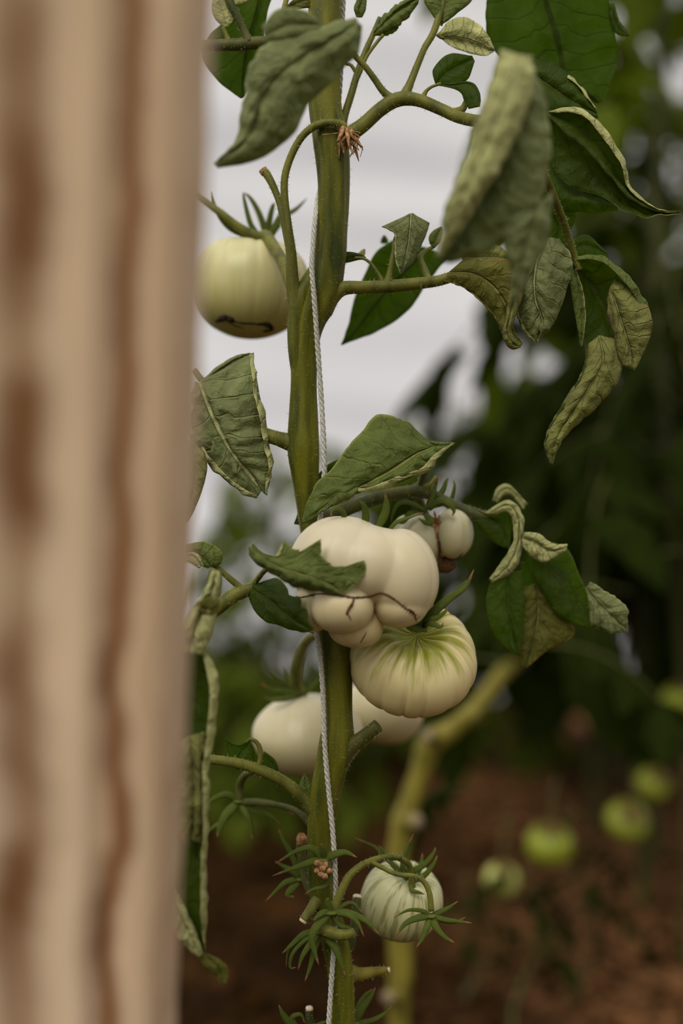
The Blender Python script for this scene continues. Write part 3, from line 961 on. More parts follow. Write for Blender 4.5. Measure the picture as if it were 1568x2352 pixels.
# ------------------------------------------------------------------ the near plant
def build_plant():
    base = P(790, 3482, 10); base.z = 0.0
    T = thing('tomato_plant', 'near tomato vine with a thick green stem, curled leaves and pale fruit', 'plant', base)
    # main stem, from the soil to above the frame
    stem = tube('stem', [(815, 3500, 20, 62), (800, 3000, 14, 60), (790, 2500, 8, 56), (787, 2330, 4, 55), (781, 2230, 2, 58), (765, 2140, 2, 58), (742, 2070, 2, 54), (734, 1990, 2, 52), (736, 1900, 0, 58), (744, 1840, 0, 66),
                         (756, 1780, 0, 68), (772, 1715, 0, 78), (776, 1650, 2, 66), (772, 1560, 6, 68), (766, 1480, 10, 70), (752, 1400, 16, 66), (734, 1300, 18, 60), (714, 1200, 14, 54), (703, 1120, 6, 58), (696, 1040, 0, 74),
                         (696, 990, 0, 72), (697, 900, 0, 60), (700, 800, 0, 62), (710, 735, 0, 72), (730, 690, 0, 82), (748, 640, 0, 76), (760, 560, 2, 70), (765, 450, 4, 69), (764, 370, 4, 74), (757, 310, 4, 76), (746, 240, 6, 72), (742, 150, 8, 72),
                         (744, 60, 10, 74), (748, -80, 14, 72), (756, -400, 24, 64), (770, -800, 40, 50)], M['stem'], T, segs=32, ridge=0.16, nridge=6, knob=0.05, hair=1.0)
    # left flank of the node where the upper truss leaves
    tube('side_shoot', [(690, 860, -2, 42), (684, 800, -6, 46), (682, 740, -8, 44), (690, 690, -8, 44), (712, 645, -2, 40), (730, 610, 4, 30)], M['stem'], T, hair=0.8, ridge=0.06)

    def stalk(pts, mat='stalk', name='leaf_stalk', par=T, hair=0.8, **kw):
        return tube(name, pts, M[mat], par, hair=hair, **kw)

    # --- truss stalk arching over the upper tomato
    stalk([(682, 760, -6, 34), (676, 690, -10, 34), (671, 640, -14, 30), (668, 580, -20, 25), (660, 520, -24, 22), (653, 450, -26, 18), (655, 400, -26, 17), (672, 350, -28, 17), (695, 312, -32, 17), (722, 290, -40, 18), (752, 281, -46, 18), (778, 284, -48, 17), (795, 292, -46, 16)], name='truss_stalk', hair=1.4)
    st = stalk([(662, 560, -16, 18), (650, 500, -4, 17), (640, 460, 4, 16), (626, 425, 10, 17), (612, 400, 14, 19), (604, 392, 16, 17)], name='stalk_stub', hair=1.4)
    v, f = tube_geo(px_path([(609, 398, 15, 19), (602, 389, 16, 19)]), rings=6, knob=0.2)
    mesh('cut_end', v, f, M['dry'], st)
    # dried flower at the bend
    rr = random.Random(11)
    hub = P(795, 300, -50)
    v, f = [], []
    for i in range(26):
        a = rr.uniform(-0.9, 0.9); l = rr.uniform(18, 62) * PXM
        d = Vector((math.sin(a) * 0.7, rr.uniform(-0.35, 0.35), -math.cos(a)))
        s = Vector((rr.uniform(-1, 1), rr.uniform(-1, 1), rr.uniform(-0.6, 0.6))) * l * 0.35
        st0 = hub + Vector((rr.uniform(-12, 12), rr.uniform(-8, 8), rr.uniform(-10, 12))) * PXM
        vv, ff, _ = strip_geo([st0, st0 + d * l * 0.5 + s * 0.7, st0 + d * l + s], rr.uniform(5, 14) * PXM, cup=0.8, n=8, m=4, up=(rr.uniform(-1, 1), -1, rr.uniform(-1, 1)))
        b = len(v); v += [Vector(x) for x in vv]; f += [tuple(x + b for x in q) for q in ff]
    for i in range(10):
        a = rr.uniform(-1.4, 1.4); l = rr.uniform(30, 80) * PXM
        d = Vector((math.sin(a) * 0.8, rr.uniform(-0.4, 0.4), -math.cos(a) * 0.9))
        vv, ff = tube_geo([(hub, 1.8 * PXM), (hub + d * l * 0.6 + Vector((0.004, 0, 0)), 1.2 * PXM), (hub + d * l, 0.7 * PXM)], rings=7, segs=5)
        b = len(v); v += [Vector(x) for x in vv]; f += [tuple(x + b for x in q) for q in ff]
    o = mesh('dried_flower', v, f, M['dry'], T, origin=hub, solid=0.0003)
    o['label'] = 'withered brown flower'

    # --- upper right leaf stalk
    A = stalk([(752, 330, 6, 44), (785, 318, 0, 40), (830, 290, -4, 34), (875, 250, -8, 33), (915, 228, -10, 34), (960, 230, -14, 30), (1010, 250, -24, 28), (1050, 268, -40, 28), (1095, 278, -80, 28), (1150, 280, -160, 26), (1210, 285, -240, 24)], segs=16)
    stalk([(905, 232, -8, 24), (880, 210, -8, 17), (860, 182, -10, 15), (840, 155, -12, 14), (815, 128, -16, 14), (802, 108, -40, 13), (806, 80, -120, 13), (815, 60, -240, 13)], name='stalk_branch', par=A)
    stalk([(925, 228, -8, 30), (940, 195, -6, 19), (958, 150, -2, 16), (975, 110, 0, 15), (995, 75, 4, 16), (1010, 30, 10, 16), (1020, -20, 16, 14)], name='stalk_branch', par=A)
    stalk([(970, 228, -14, 16), (978, 210, -14, 9), (992, 199, -14, 7), (1012, 192, -12, 7)], name='stalk_branch', par=A, hair=0.4)
    stalk([(1035, 262, -36, 24), (1060, 252, -30, 18), (1070, 235, -24, 14), (1078, 215, -16, 12)], name='stalk_branch', par=A, hair=0.4)
    stalk([(1005, 78, 5, 12), (1012, 85, 5, 9), (1020, 88, 5, 7)], name='stalk_branch', par=A, hair=0.3)
    # slim side stem rising beside the main stem
    B = stalk([(782, 300, 24, 24), (792, 262, 26, 18), (806, 218, 28, 17), (820, 170, 30, 16), (838, 120, 32, 14), (856, 80, 34, 13), (872, 40, 36, 10)], name='side_shoot')
    stalk([(820, 170, 30, 10), (806, 150, 30, 8), (795, 146, 32, 8), (786, 138, 34, 8)], name='stalk_branch', par=B, hair=0.4)
    stalk([(812, 196, 28, 9), (826, 170, 22, 8), (842, 130, 20, 8), (866, 96, 20, 8), (880, 80, 22, 8)], name='stalk_branch', par=B, hair=0.4)
    leaf(B, 30, [(856, 80), (880, 55), (908, 28), (938, 8), (965, -8)], [(855, 78), (872, 45), (898, 18), (928, -2), (962, -12)], [(858, 84), (888, 74), (918, 58), (942, 36), (966, -4)],
         belly=(8, 8), mats=('top', 'under'), nlat=6, nu=30, nh=8, teeth=9, nteeth=5)
    leaf(B, 34, [(870, 78), (885, 74), (900, 68), (915, 62)], [(868, 74), (884, 66), (900, 60), (916, 60)], [(872, 84), (888, 82), (902, 76), (915, 66)], belly=(3, 3), nu=16, nh=6, mats=('top_dark', 'under_dark'), teeth=4, nteeth=4)
    leaf(B, 20, [(826, 40), (824, 22), (830, 5), (836, -20)], [(818, 40), (812, 20), (818, 0), (834, -22)], [(832, 40), (840, 24), (842, 2), (838, -22)], belly=(4, 4), nu=16, nh=6, mats=('top', 'under'))
    # leaflets on the upper right stalk
    leaf(A, 6, [(1006, 82), (1040, 84), (1080, 92), (1112, 104), (1135, 116)], [(1006, 80), (1030, 48), (1068, 40), (1108, 66), (1134, 112)], [(1006, 84), (1040, 108), (1080, 122), (1112, 129), (1133, 120)],
         belly=(10, -6), mats=('top_dark', 'under'), face='under', nlat=6, nu=36, nh=9, quilt=1.6)
    leaf(A, -8, [(1000, 192, 0), (1020, 170, 2), (1048, 152, 4), (1086, 132, 8)], [(998, 190), (994, 158), (1030, 124), (1084, 128)], [(1004, 196), (1040, 196), (1074, 182), (1090, 140)],
         belly=(6, 6), mats=('top_dark', 'under_dark'), nlat=5, nu=30, nh=9, quilt=1.5)
    leaf(A, -30, [(1000, 192, 20), (1040, 195, 10), (1078, 192, -6), (1096, 216, -30), (1100, 245, -40)], [(1003, 190, 22), (1040, 188, 14), (1082, 188, 0), (1102, 214, -26), (1102, 245, -40)], [(1004, 196, 16), (1040, 204, 6), (1058, 214, -6), (1066, 232, -20), (1076, 250, -30)],
         belly=(3, 3), mats=('top_dark', 'under_dark'), nlat=4, nu=26, nh=7, quilt=1.2)
    leaf(A, 10, [(1014, 60), (1018, 30), (1020, 0), (1022, -50)], [(1010, 58), (990, 30), (972, 0), (980, -40)], [(1016, 56), (1050, 30), (1085, -2), (1080, -44)], belly=(6, 6), mats=('top', 'under'), nu=24, nh=8, quilt=1.6)

    # big dark leaf filling the top right
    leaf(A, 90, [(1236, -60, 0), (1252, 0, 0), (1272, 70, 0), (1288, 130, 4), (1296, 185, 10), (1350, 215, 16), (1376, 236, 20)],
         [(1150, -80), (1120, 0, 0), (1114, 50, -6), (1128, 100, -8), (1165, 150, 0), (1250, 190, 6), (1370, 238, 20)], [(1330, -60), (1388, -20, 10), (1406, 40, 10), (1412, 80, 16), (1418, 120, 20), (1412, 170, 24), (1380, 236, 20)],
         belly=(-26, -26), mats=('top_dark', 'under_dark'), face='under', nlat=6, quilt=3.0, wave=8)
    leaf(A, 100, [(1404, 10), (1412, 40), (1422, 66), (1444, 82)], [(1396, 10), (1400, 45), (1412, 76), (1442, 84)], [(1410, 8), (1418, 36), (1430, 60), (1444, 80)], belly=(4, 4), mats=('top_dark', 'under_dark'), nu=16, nh=5)
    # leaf with rim below it (dark, folded)
    leaf(A, 20, [(1215, 165, -20), (1260, 195, -20), (1310, 230, -10), (1372, 262, 10)], [(1215, 142, 0), (1270, 150, 0), (1325, 190, 4), (1368, 250, 10)], [(1210, 240, -30), (1260, 265, -34), (1310, 272, -20), (1374, 272, 8)],
         belly=(10, 16), rim=(6, 0), mats=('top_dark', 'under'), nlat=5, quilt=3.0, nu=40, nh=10)
    leaf(A, -60, [(1255, 260, 0), (1300, 300, 0), (1350, 340, 0), (1400, 400, 0), (1450, 455, 6), (1510, 485, 10), (1560, 488, 14)], [(1260, 255), (1320, 248, 0), (1378, 290, 0), (1420, 350, 0), (1450, 425, 6), (1505, 478, 10), (1560, 484, 14)],
         [(1250, 290, 20), (1270, 380, 30), (1310, 430, 30), (1370, 445, 30), (1425, 480, 20), (1495, 499, 12), (1562, 492, 14)], belly=(-22, -20), rim=(13, 0), mats=('under', 'top_dark'), face='under', nlat=7, quilt=3, wave=6)
    leaf(A, 0, [(1232, 330, 0), (1280, 400, 0), (1340, 440, 4), (1420, 470, 10)], [(1250, 290), (1310, 340, 10), (1380, 380, 14), (1428, 440, 12)], [(1225, 400), (1250, 470, -6), (1320, 488, 0), (1418, 484, 10)],
         belly=(-10, 20), mats=('top_dark', 'under_dark'), nlat=6, quilt=3.5, wave=8)
    leaf(A, 20, [(1240, 430, 0), (1262, 480, 0), (1280, 520, 4), (1270, 590, 10)], [(1200, 430), (1210, 500, 0), (1220, 550, 4), (1262, 596, 10)], [(1290, 440), (1320, 482, 4), (1310, 530, 6), (1276, 590, 10)],
         belly=(8, 8), mats=('top_dark', 'under_dark'), nlat=5, quilt=2.5, nu=36, nh=9)

    # large curled leaf near the lens: pale rolled side and green face
    L4 = -560
    leaf(A, L4, [(1222, 190, -20), (1200, 262, -14), (1165, 345, -6), (1125, 430, 0), (1078, 505, 0), (1040, 570, 0), (1012, 598, 0)], [(1222, 150, 0), (1252, 250, 30), (1264, 330, 40), (1250, 420, 44), (1210, 500, 40), (1130, 575, 26), (1030, 604, 6)],
         [(1210, 155, 0), (1176, 255, -56), (1132, 345, -66), (1090, 420, -58), (1052, 490, -46), (1024, 555, -24), (1004, 596, -4)], belly=(24, 2), rim=(0, 0), mats=('sage', 'under'), nlat=9, quilt=4.5, nu=64, nh=14, slant=1.0)
    leaf(A, L4 - 20, [(1190, 125, -30), (1172, 190, -62), (1140, 270, -74), (1106, 350, -76), (1072, 430, -66), (1040, 505, -50), (1006, 592, -8)], [(1150, 112, 10), (1128, 190, -20), (1098, 275, -36), (1070, 360, -40), (1044, 435, -34), (1022, 505, -24), (1000, 588, -2)],
         [(1222, 128, 0), (1228, 190, -44), (1196, 290, -64), (1150, 375, -66), (1106, 450, -60), (1062, 520, -44), (1012, 594, -10)], belly=(10, 14), mats=('under', 'top'), nlat=12, quilt=4.5, slant=0.9, nu=64, nh=12)
    leaf(A, L4 + 10, [(1232, 470, 30), (1215, 530, 24), (1200, 590, 20), (1188, 640, 16), (1172, 710, 30)], [(1170, 470, 10), (1152, 540, 6), (1162, 590, 6), (1176, 640, 12), (1168, 712, 30)], [(1268, 440, 50), (1262, 520, 46), (1240, 580, 40), (1208, 640, 30), (1176, 712, 30)],
         belly=(14, 14), mats=('sage', 'under'), nlat=6, quilt=4, nu=40, nh=10)

    # --- right leaf stalk in the middle
    Bm = stalk([(738, 712, 2, 54), (760, 680, -2, 44), (790, 662, -4, 33), (840, 660, -6, 29), (900, 657, -8, 29), (960, 651, -10, 27), (1005, 645, -12, 25), (1042, 634, -14, 24), (1080, 622, -10, 16)], segs=16, hair=1.2)
    stalk([(888, 655, -8, 26), (893, 632, -10, 14), (899, 600, -8, 11), (904, 575, -2, 10), (908, 548, 6, 10), (930, 510, 12, 8), (944, 496, 14, 7)], name='stalk_branch', par=Bm)
    stalk([(878, 648, -6, 12), (868, 628, -4, 8), (852, 606, 0, 7), (835, 594, 4, 7), (815, 592, 10, 6)], name='stalk_branch', par=Bm, hair=0.4)
    stalk([(984, 644, -6, 18), (975, 618, 6, 14), (965, 592, 20, 12), (975, 578, 40, 10), (996, 566, 60, 9)], name='stalk_branch', par=Bm, hair=0.4)
    leaf(Bm, -6, [(945, 489, 0), (942, 520, -10), (938, 560, -16), (930, 595, -16), (921, 630, -10)], [(879, 519, 6), (905, 535, -2), (906, 560, -4), (908, 596, -6), (920, 629, -10)], [(987, 512, 10), (978, 540, 4), (966, 568, 0), (950, 600, -4), (924, 628, -10)],
         belly=(8, 8), mats=('sage', 'under'), nlat=6, quilt=1.8, nu=44, nh=12, rim=(3, 0))
    leaf(Bm, 230, [(985, 570, 0), (945, 610, 0), (905, 650, 0), (862, 700, 0), (820, 755, 0), (783, 792, 0)], [(900, 552), (862, 580), (838, 628), (812, 690), (800, 745), (783, 790)], [(1030, 590), (1005, 620), (972, 664), (935, 715), (872, 758), (786, 793)],
         belly=(-10, -10), mats=('top_dark', 'under_dark'), face='under', nlat=7, quilt=2, nu=44, nh=10)
    leaf(Bm, 20, [(840, 592), (822, 590), (805, 592), (784, 598)], [(840, 590), (822, 582), (804, 578), (784, 578)], [(838, 596), (822, 597), (804, 602), (786, 606)], belly=(3, 3), mats=('top_dark', 'under'), nu=14, nh=5, quilt=1)
    leaf(Bm, 22, [(818, 593), (826, 588), (834, 580), (838, 572)], [(816, 590), (822, 582), (830, 574), (836, 571)], [(822, 596), (832, 592), (838, 584), (839, 573)], belly=(2, 2), mats=('under', 'under'), nu=10, nh=4, quilt=0.6)
    leaf(Bm, 50, [(992, 566), (1000, 552), (1006, 536), (1014, 520)], [(986, 560), (984, 545), (992, 532), (1012, 520)], [(998, 570), (1012, 556), (1016, 538), (1016, 522)], belly=(3, 3), mats=('top', 'under'), nu=14, nh=5, quilt=1)
    leaf(Bm, 260, [(878, 560), (882, 552), (884, 545), (882, 540)], [(874, 560), (874, 552), (878, 544), (881, 540)], [(888, 560), (892, 554), (888, 546), (883, 540)], belly=(2, 2), mats=('top_dark', 'under_dark'), nu=10, nh=4, quilt=0.5)
    # folded olive leaflet at the stalk's end
    leaf(Bm, -30, [(1030, 625, 0), (1085, 628, -6), (1130, 655, -10), (1160, 700, -10), (1166, 750, -6), (1192, 798, -2)], [(1070, 590, 10), (1120, 596, 0), (1190, 600, -6), (1200, 660, -20), (1176, 735, -20), (1200, 790, -6)],
         [(1018, 645, 0), (1062, 660, 6), (1100, 690, 8), (1135, 728, 8), (1155, 770, 4), (1186, 802, 0)], belly=(8, 8), rim=(0, 3), mats=('top_old', 'under_old'), nlat=8, quilt=2.6, wave=2)
    leaf(Bm, -60, [(1195, 620, 0), (1184, 672, -4), (1172, 720, -6), (1164, 762, -4), (1180, 792, 0), (1196, 794, 2)], [(1180, 610, 6), (1168, 672, 4), (1160, 722, 2), (1154, 768, 2), (1172, 800, 2), (1196, 798, 3)], [(1205, 630, 8), (1200, 676, 6), (1186, 722, 4), (1174, 758, 2), (1188, 782, 2), (1198, 790, 3)],
         belly=(6, 6), mats=('under_old', 'top_old'), nlat=8, quilt=1.6, nu=36, nh=8)
    leaf(Bm, 30, [(1060, 592), (1110, 590), (1150, 592), (1190, 600)], [(1060, 588), (1100, 566), (1140, 562), (1188, 596)], [(1060, 596), (1110, 598), (1150, 600), (1190, 602)], belly=(3, 2), mats=('under_old', 'top'), nu=18, nh=6, quilt=1.5)
    # crisp hanging leaflet
    leaf(Bm, -20, [(1262, 545, 10), (1236, 590, 0), (1227, 640, -6), (1230, 690, -8), (1245, 735, -4), (1232, 786, 4)], [(1230, 560, 10), (1204, 620, 4), (1188, 680, 6), (1186, 715, 8), (1202, 758, 8), (1230, 787, 4)], [(1284, 548, 20), (1312, 598, 16), (1306, 650, 14), (1288, 705, 10), (1264, 750, 6), (1234, 786, 4)],
         belly=(12, 18), rim=(4, 0), mats=('sage', 'under'), nlat=8, quilt=3.2, nu=70, nh=18, slant=1.5)
    # right leaf: stalk hidden, dark hollow face and glossy tail
    Rs = stalk([(1210, 285, -230, 22), (1250, 400, -140, 20), (1290, 500, -40, 18), (1316, 580, 10, 16), (1330, 620, 20, 10)], name='leaf_stalk')
    leaf(Rs, 40, [(1305, 580), (1335, 562), (1362, 566), (1395, 585)], [(1304, 575), (1318, 548), (1350, 540), (1394, 580)], [(1308, 588), (1335, 590), (1365, 592), (1396, 592)], belly=(6, 3), mats=('top_dark', 'under_dark'), nu=22, nh=7, quilt=1.6)
    leaf(Rs, 0, [(1312, 606, 40), (1352, 650, 60), (1392, 720, 60), (1412, 790, 40), (1420, 850, 10)], [(1308, 590, 20), (1385, 592, 0), (1448, 650, -10), (1484, 705, -6), (1492, 740, 0)], [(1316, 640, 44), (1330, 700, 60), (1338, 760, 66), (1342, 800, 60), (1350, 815, 44)],
         belly=(-24, -10), rim=(11, 0), mats=('top', 'top_dark'), face='under', nlat=6, quilt=3.0, nu=56, nh=14)
    leaf(Rs, -14, [(1400, 660, 20), (1416, 705, 6), (1432, 755, -2), (1446, 800, 0), (1456, 850, 4)], [(1412, 640, 30), (1450, 662, 10), (1488, 712, 0), (1492, 770, 4), (1458, 850, 6)], [(1392, 690, 34), (1402, 745, 20), (1416, 800, 10), (1428, 836, 6), (1450, 848, 6)],
         belly=(14, 10), mats=('under_old', 'top_dark'), nlat=6, quilt=3.0, nu=44, nh=11, rim=(0, 0))
    leaf(Rs, -10, [(1376, 770, 20), (1384, 830, 0), (1352, 890, -6), (1312, 950, -6), (1276, 1010, 0), (1266, 1066, 4)], [(1350, 790, 30), (1338, 850, 14), (1308, 905, 10), (1270, 965, 10), (1250, 1020, 10), (1262, 1066, 6)], [(1420, 780, 20), (1426, 850, 8), (1398, 905, 8), (1342, 960, 8), (1290, 1010, 8), (1268, 1068, 6)],
         belly=(14, 12), rim=(6, 0), mats=('under_old', 'top_dark'), nlat=9, quilt=3.0, nu=64, nh=12)
    leaf(Rs, 30, [(1318, 620), (1330, 670), (1336, 730), (1334, 795)], [(1308, 618), (1312, 670), (1322, 735), (1332, 796)], [(1320, 616), (1338, 668), (1344, 730), (1336, 796)], belly=(5, 3), mats=('top', 'under'), nu=24, nh=6, quilt=1.5, rim=(0, 2))

    # --- left leaf
    Cs = stalk([(690, 1020, 2, 56), (664, 1015, -2, 42), (640, 1008, -6, 34), (615, 1000, -6, 32), (585, 985, 6, 26), (530, 930, 30, 22), (470, 880, 30, 16), (445, 850, 36, 14)], hair=0.8, segs=16)
    leaf(Cs, -16, [(456, 878, 4), (476, 930, -6), (502, 985, -12), (530, 1034, -12), (562, 1080, -8), (600, 1128, 0)], [(448, 876, 10), (436, 930, 14), (430, 985, 18), (478, 1060, 14), (530, 1112, 8), (590, 1143, 2)],
         [(577, 812, 24), (590, 880, 4), (603, 950, 0), (616, 1015, 4), (624, 1070, 4), (612, 1138, 4)], belly=(10, 20), rim=(10, 11), mats=('sage', 'under'), nlat=8, slant=1.6, quilt=4.6, nu=84, nh=22, wave=3)
    leaf(Cs, 20, [(470, 878), (505, 850), (545, 825), (577, 812)], [(458, 876), (500, 840), (540, 816), (572, 810)], [(500, 900), (530, 870), (560, 845), (578, 816)], belly=(4, 4), mats=('sage', 'under'), nu=26, nh=8, quilt=1.8)
    leaf(Cs, -40, [(440, 1010), (446, 1060), (445, 1110), (436, 1160), (428, 1198)], [(418, 1020), (420, 1070), (420, 1120), (422, 1165), (426, 1200)], [(470, 1040), (476, 1075), (466, 1120), (450, 1165), (430, 1200)], belly=(5, 5), mats=('under_old', 'top_old'), nu=26, nh=8, quilt=1.8)

    # --- leaf over the big fruit
    Dm = stalk([(712, 1200, 40, 40), (760, 1185, 70, 34), (820, 1160, 90, 32), (880, 1140, 110, 30), (940, 1130, 130, 30), (965, 1128, 140, 34), (1000, 1140, 150, 26), (1050, 1165, 150, 26), (1100, 1185, 140, 30), (1150, 1190, 130, 28)], mat='stem_dark', name='leaf_stalk')
    stalk([(958, 1126, 138, 22), (966, 1108, 130, 16), (974, 1085, 90, 14), (985, 1050, 10, 12), (992, 1026, -40, 10)], name='stalk_branch', par=Dm, mat='stem_dark')
    stalk([(968, 1130, 140, 20), (990, 1112, 130, 13), (1002, 1095, 128, 11)], name='stalk_branch', par=Dm)
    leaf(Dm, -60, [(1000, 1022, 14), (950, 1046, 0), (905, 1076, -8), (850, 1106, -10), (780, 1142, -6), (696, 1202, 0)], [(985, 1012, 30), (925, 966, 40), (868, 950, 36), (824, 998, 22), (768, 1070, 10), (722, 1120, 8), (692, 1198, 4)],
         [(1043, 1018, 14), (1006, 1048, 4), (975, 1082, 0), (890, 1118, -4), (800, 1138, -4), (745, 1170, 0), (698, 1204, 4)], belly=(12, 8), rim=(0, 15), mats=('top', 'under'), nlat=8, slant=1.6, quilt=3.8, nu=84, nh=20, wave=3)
    leaf(Dm, -46, [(990, 1020), (1010, 1024), (1028, 1022), (1044, 1017)], [(985, 1012), (1008, 1015), (1026, 1016), (1044, 1016)], [(992, 1034), (1010, 1036), (1026, 1030), (1044, 1019)], belly=(4, 2), mats=('top', 'under'), nu=18, nh=6, quilt=1.2)
    leaf(Dm, 40, [(790, 1060), (755, 1080), (720, 1130), (676, 1204)], [(785, 1050), (740, 1078), (700, 1140), (675, 1202)], [(795, 1090), (765, 1110), (735, 1150), (690, 1206)], belly=(3, 3), mats=('top_dark', 'under_dark'), nu=30, nh=8, quilt=1.6)

    # --- leaf hanging right of the fruit
    E = Dm
    leaf(E, 110, [(1130, 1190), (1152, 1210), (1165, 1240), (1170, 1260)], [(1080, 1165), (1120, 1180), (1150, 1176), (1180, 1165)], [(1085, 1195), (1110, 1225), (1140, 1250), (1172, 1262)], belly=(-4, 6), mats=('top_dark', 'under_dark'), nu=22, nh=7, quilt=2)
    leaf(E, 90, [(1120, 1180), (1165, 1160), (1190, 1190), (1188, 1250), (1166, 1300), (1128, 1336)], [(1112, 1178, 10), (1168, 1148, 10), (1202, 1186, 8), (1199, 1256, 6), (1180, 1308, 4), (1130, 1340, 2)], [(1130, 1186, 8), (1164, 1174, 0), (1176, 1196, 4), (1176, 1248, 4), (1150, 1292, 4), (1122, 1330, 2)],
         belly=(8, 6), mats=('under', 'top'), nlat=9, quilt=2.4, nu=50, nh=9)
    leaf(E, 200, [(1136, 1150), (1150, 1128), (1172, 1124), (1206, 1160)], [(1130, 1150), (1142, 1120), (1170, 1114), (1212, 1158)], [(1142, 1156), (1156, 1138), (1176, 1140), (1202, 1172)], belly=(3, 3), mats=('under', 'top'), nu=22, nh=6, quilt=1.4)
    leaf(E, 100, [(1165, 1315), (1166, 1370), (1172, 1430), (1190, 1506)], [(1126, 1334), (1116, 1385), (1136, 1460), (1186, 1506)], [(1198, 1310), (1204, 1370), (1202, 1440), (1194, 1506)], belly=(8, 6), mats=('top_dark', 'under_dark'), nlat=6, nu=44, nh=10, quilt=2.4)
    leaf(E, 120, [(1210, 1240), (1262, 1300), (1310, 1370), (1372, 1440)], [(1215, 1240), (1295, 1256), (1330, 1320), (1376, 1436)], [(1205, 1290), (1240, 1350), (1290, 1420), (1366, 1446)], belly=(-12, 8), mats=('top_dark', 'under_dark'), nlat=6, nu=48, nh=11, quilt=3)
    leaf(E, 80, [(1200, 1236), (1230, 1246), (1262, 1264), (1302, 1256)], [(1204, 1222), (1236, 1226), (1272, 1250), (1304, 1250)], [(1198, 1254), (1222, 1282), (1255, 1290), (1300, 1264)], belly=(8, 5), mats=('under', 'top'), nu=30, nh=8, quilt=2.4)
    leaf(E, 90, [(1345, 1350), (1376, 1390), (1406, 1416), (1442, 1450)], [(1356, 1336), (1400, 1362), (1434, 1392), (1440, 1448)], [(1350, 1380), (1362, 1440), (1410, 1454), (1438, 1452)], belly=(8, 8), mats=('sage', 'under'), nlat=5, nu=36, nh=9, quilt=3, wave=6, teeth=5)
    leaf(E, 140, [(1230, 1340), (1236, 1400), (1228, 1460), (1204, 1534)], [(1200, 1350), (1198, 1410), (1194, 1470), (1200, 1532)], [(1262, 1350), (1300, 1410), (1318, 1458), (1250, 1500), (1208, 1536)], belly=(8, 6), mats=('top_old', 'under_old'), nlat=6, nu=44, nh=10, quilt=2.6)
    leaf(E, 150, [(1240, 1290), (1238, 1340), (1232, 1390), (1215, 1440)], [(1196, 1290), (1200, 1345), (1205, 1395), (1212, 1440)], [(1290, 1310), (1285, 1370), (1260, 1420), (1218, 1440)], belly=(-8, -8), mats=('top_dark', 'under_dark'), nu=30, nh=8, quilt=2)

    # --- left stalk under the fruit, with the ragged leaflets
    Fs = stalk([(735, 1440, 60, 44), (680, 1420, 90, 30), (630, 1370, 60, 28), (592, 1352, 6, 28), (560, 1358, -4, 32), (530, 1372, -8, 34), (505, 1392, -12, 34), (470, 1420, -16, 34), (420, 1470, -20, 32), (360, 1540, -20, 30)], segs=16, hair=1.1)
    stalk([(560, 1358, -4, 20), (543, 1342, -4, 16), (522, 1324, -4, 14), (498, 1302, -4, 12), (484, 1296, -4, 10)], name='stalk_branch', par=Fs)
    stalk([(572, 1352, -2, 20), (588, 1334, -14, 14), (606, 1312, -110, 13), (630, 1296, -220, 12)], name='stalk_branch', par=Fs)
    leaf(Fs, -6, [(574, 1348, 0), (610, 1372, -60), (648, 1402, -120), (684, 1428, -165), (719, 1446, -200)], [(576, 1342), (600, 1338, -20), (636, 1328, -60), (658, 1350, -110), (664, 1366, -130), (688, 1374, -180), (692, 1392, -184), (706, 1402, -194), (708, 1428, -196), (719, 1443, -200)],
         [(571, 1352), (572, 1376, -10), (586, 1402, -40), (612, 1428, -80), (650, 1440, -120), (690, 1452, -170), (716, 1449, -200)], belly=(8, 8), mats=('top_dark', 'under_dark'), nlat=5, slant=0.9, quilt=2.2, nu=60, nh=14)
    leaf(Fs, -240, [(574, 1256, 6), (620, 1290, 0), (668, 1312, -6), (714, 1326, -8), (760, 1344, -4), (786, 1364, 0)], [(580, 1246, 10), (602, 1266, 10), (642, 1278, 12), (652, 1244, 20), (668, 1254, 16), (690, 1262, 12), (738, 1240, 16), (738, 1268, 10), (760, 1296, 6), (790, 1300, 6), (840, 1288, 10), (836, 1322, 6), (812, 1348, 4), (790, 1364, 0)],
         [(568, 1254, 8), (584, 1290, 8), (622, 1318, 8), (660, 1338, 8), (700, 1352, 8), (740, 1360, 6), (784, 1366, 0)], belly=(-6, 12), rim=(0, -8), mats=('top', 'under'), nlat=7, slant=1.0, quilt=2.6, nu=110, nh=18, teeth=9, nteeth=13)
    leaf(Fs, -14, [(484, 1300), (470, 1284), (450, 1272), (424, 1268)], [(482, 1304), (508, 1292), (506, 1264), (470, 1244), (426, 1250)], [(478, 1306), (456, 1296), (440, 1276), (420, 1284)], belly=(6, 6), mats=('top', 'under'), nlat=4, nu=34, nh=9, quilt=1.8)
    leaf(Fs, -20, [(462, 1300), (448, 1280), (432, 1276), (414, 1296)], [(470, 1304), (458, 1276), (436, 1268), (412, 1290)], [(458, 1306), (440, 1296), (428, 1292), (414, 1304)], belly=(4, 4), mats=('under', 'top'), nu=20, nh=6, quilt=1)
    # pale leaf close to the lens beside the post
    leaf(Fs, -330, [(496, 1310, 0), (490, 1345, 0), (472, 1385, 0), (452, 1430, 0), (436, 1500, 6)], [(486, 1308), (470, 1350), (446, 1388), (420, 1440), (400, 1500)], [(506, 1312), (508, 1352), (500, 1400), (488, 1452), (462, 1506)], belly=(12, 12), mats=('under', 'top'), nlat=6, quilt=3, nu=40, nh=10)
    leaf(Fs, -340, [(455, 1390), (470, 1400), (484, 1405), (504, 1390)], [(442, 1396), (464, 1376), (486, 1370), (506, 1378)], [(448, 1402), (466, 1412), (488, 1412), (506, 1394)], belly=(4, 4), mats=('top_old', 'under'), nu=20, nh=6, quilt=1.5)
    # long rolled leaf hanging beside the post
    RL = -300
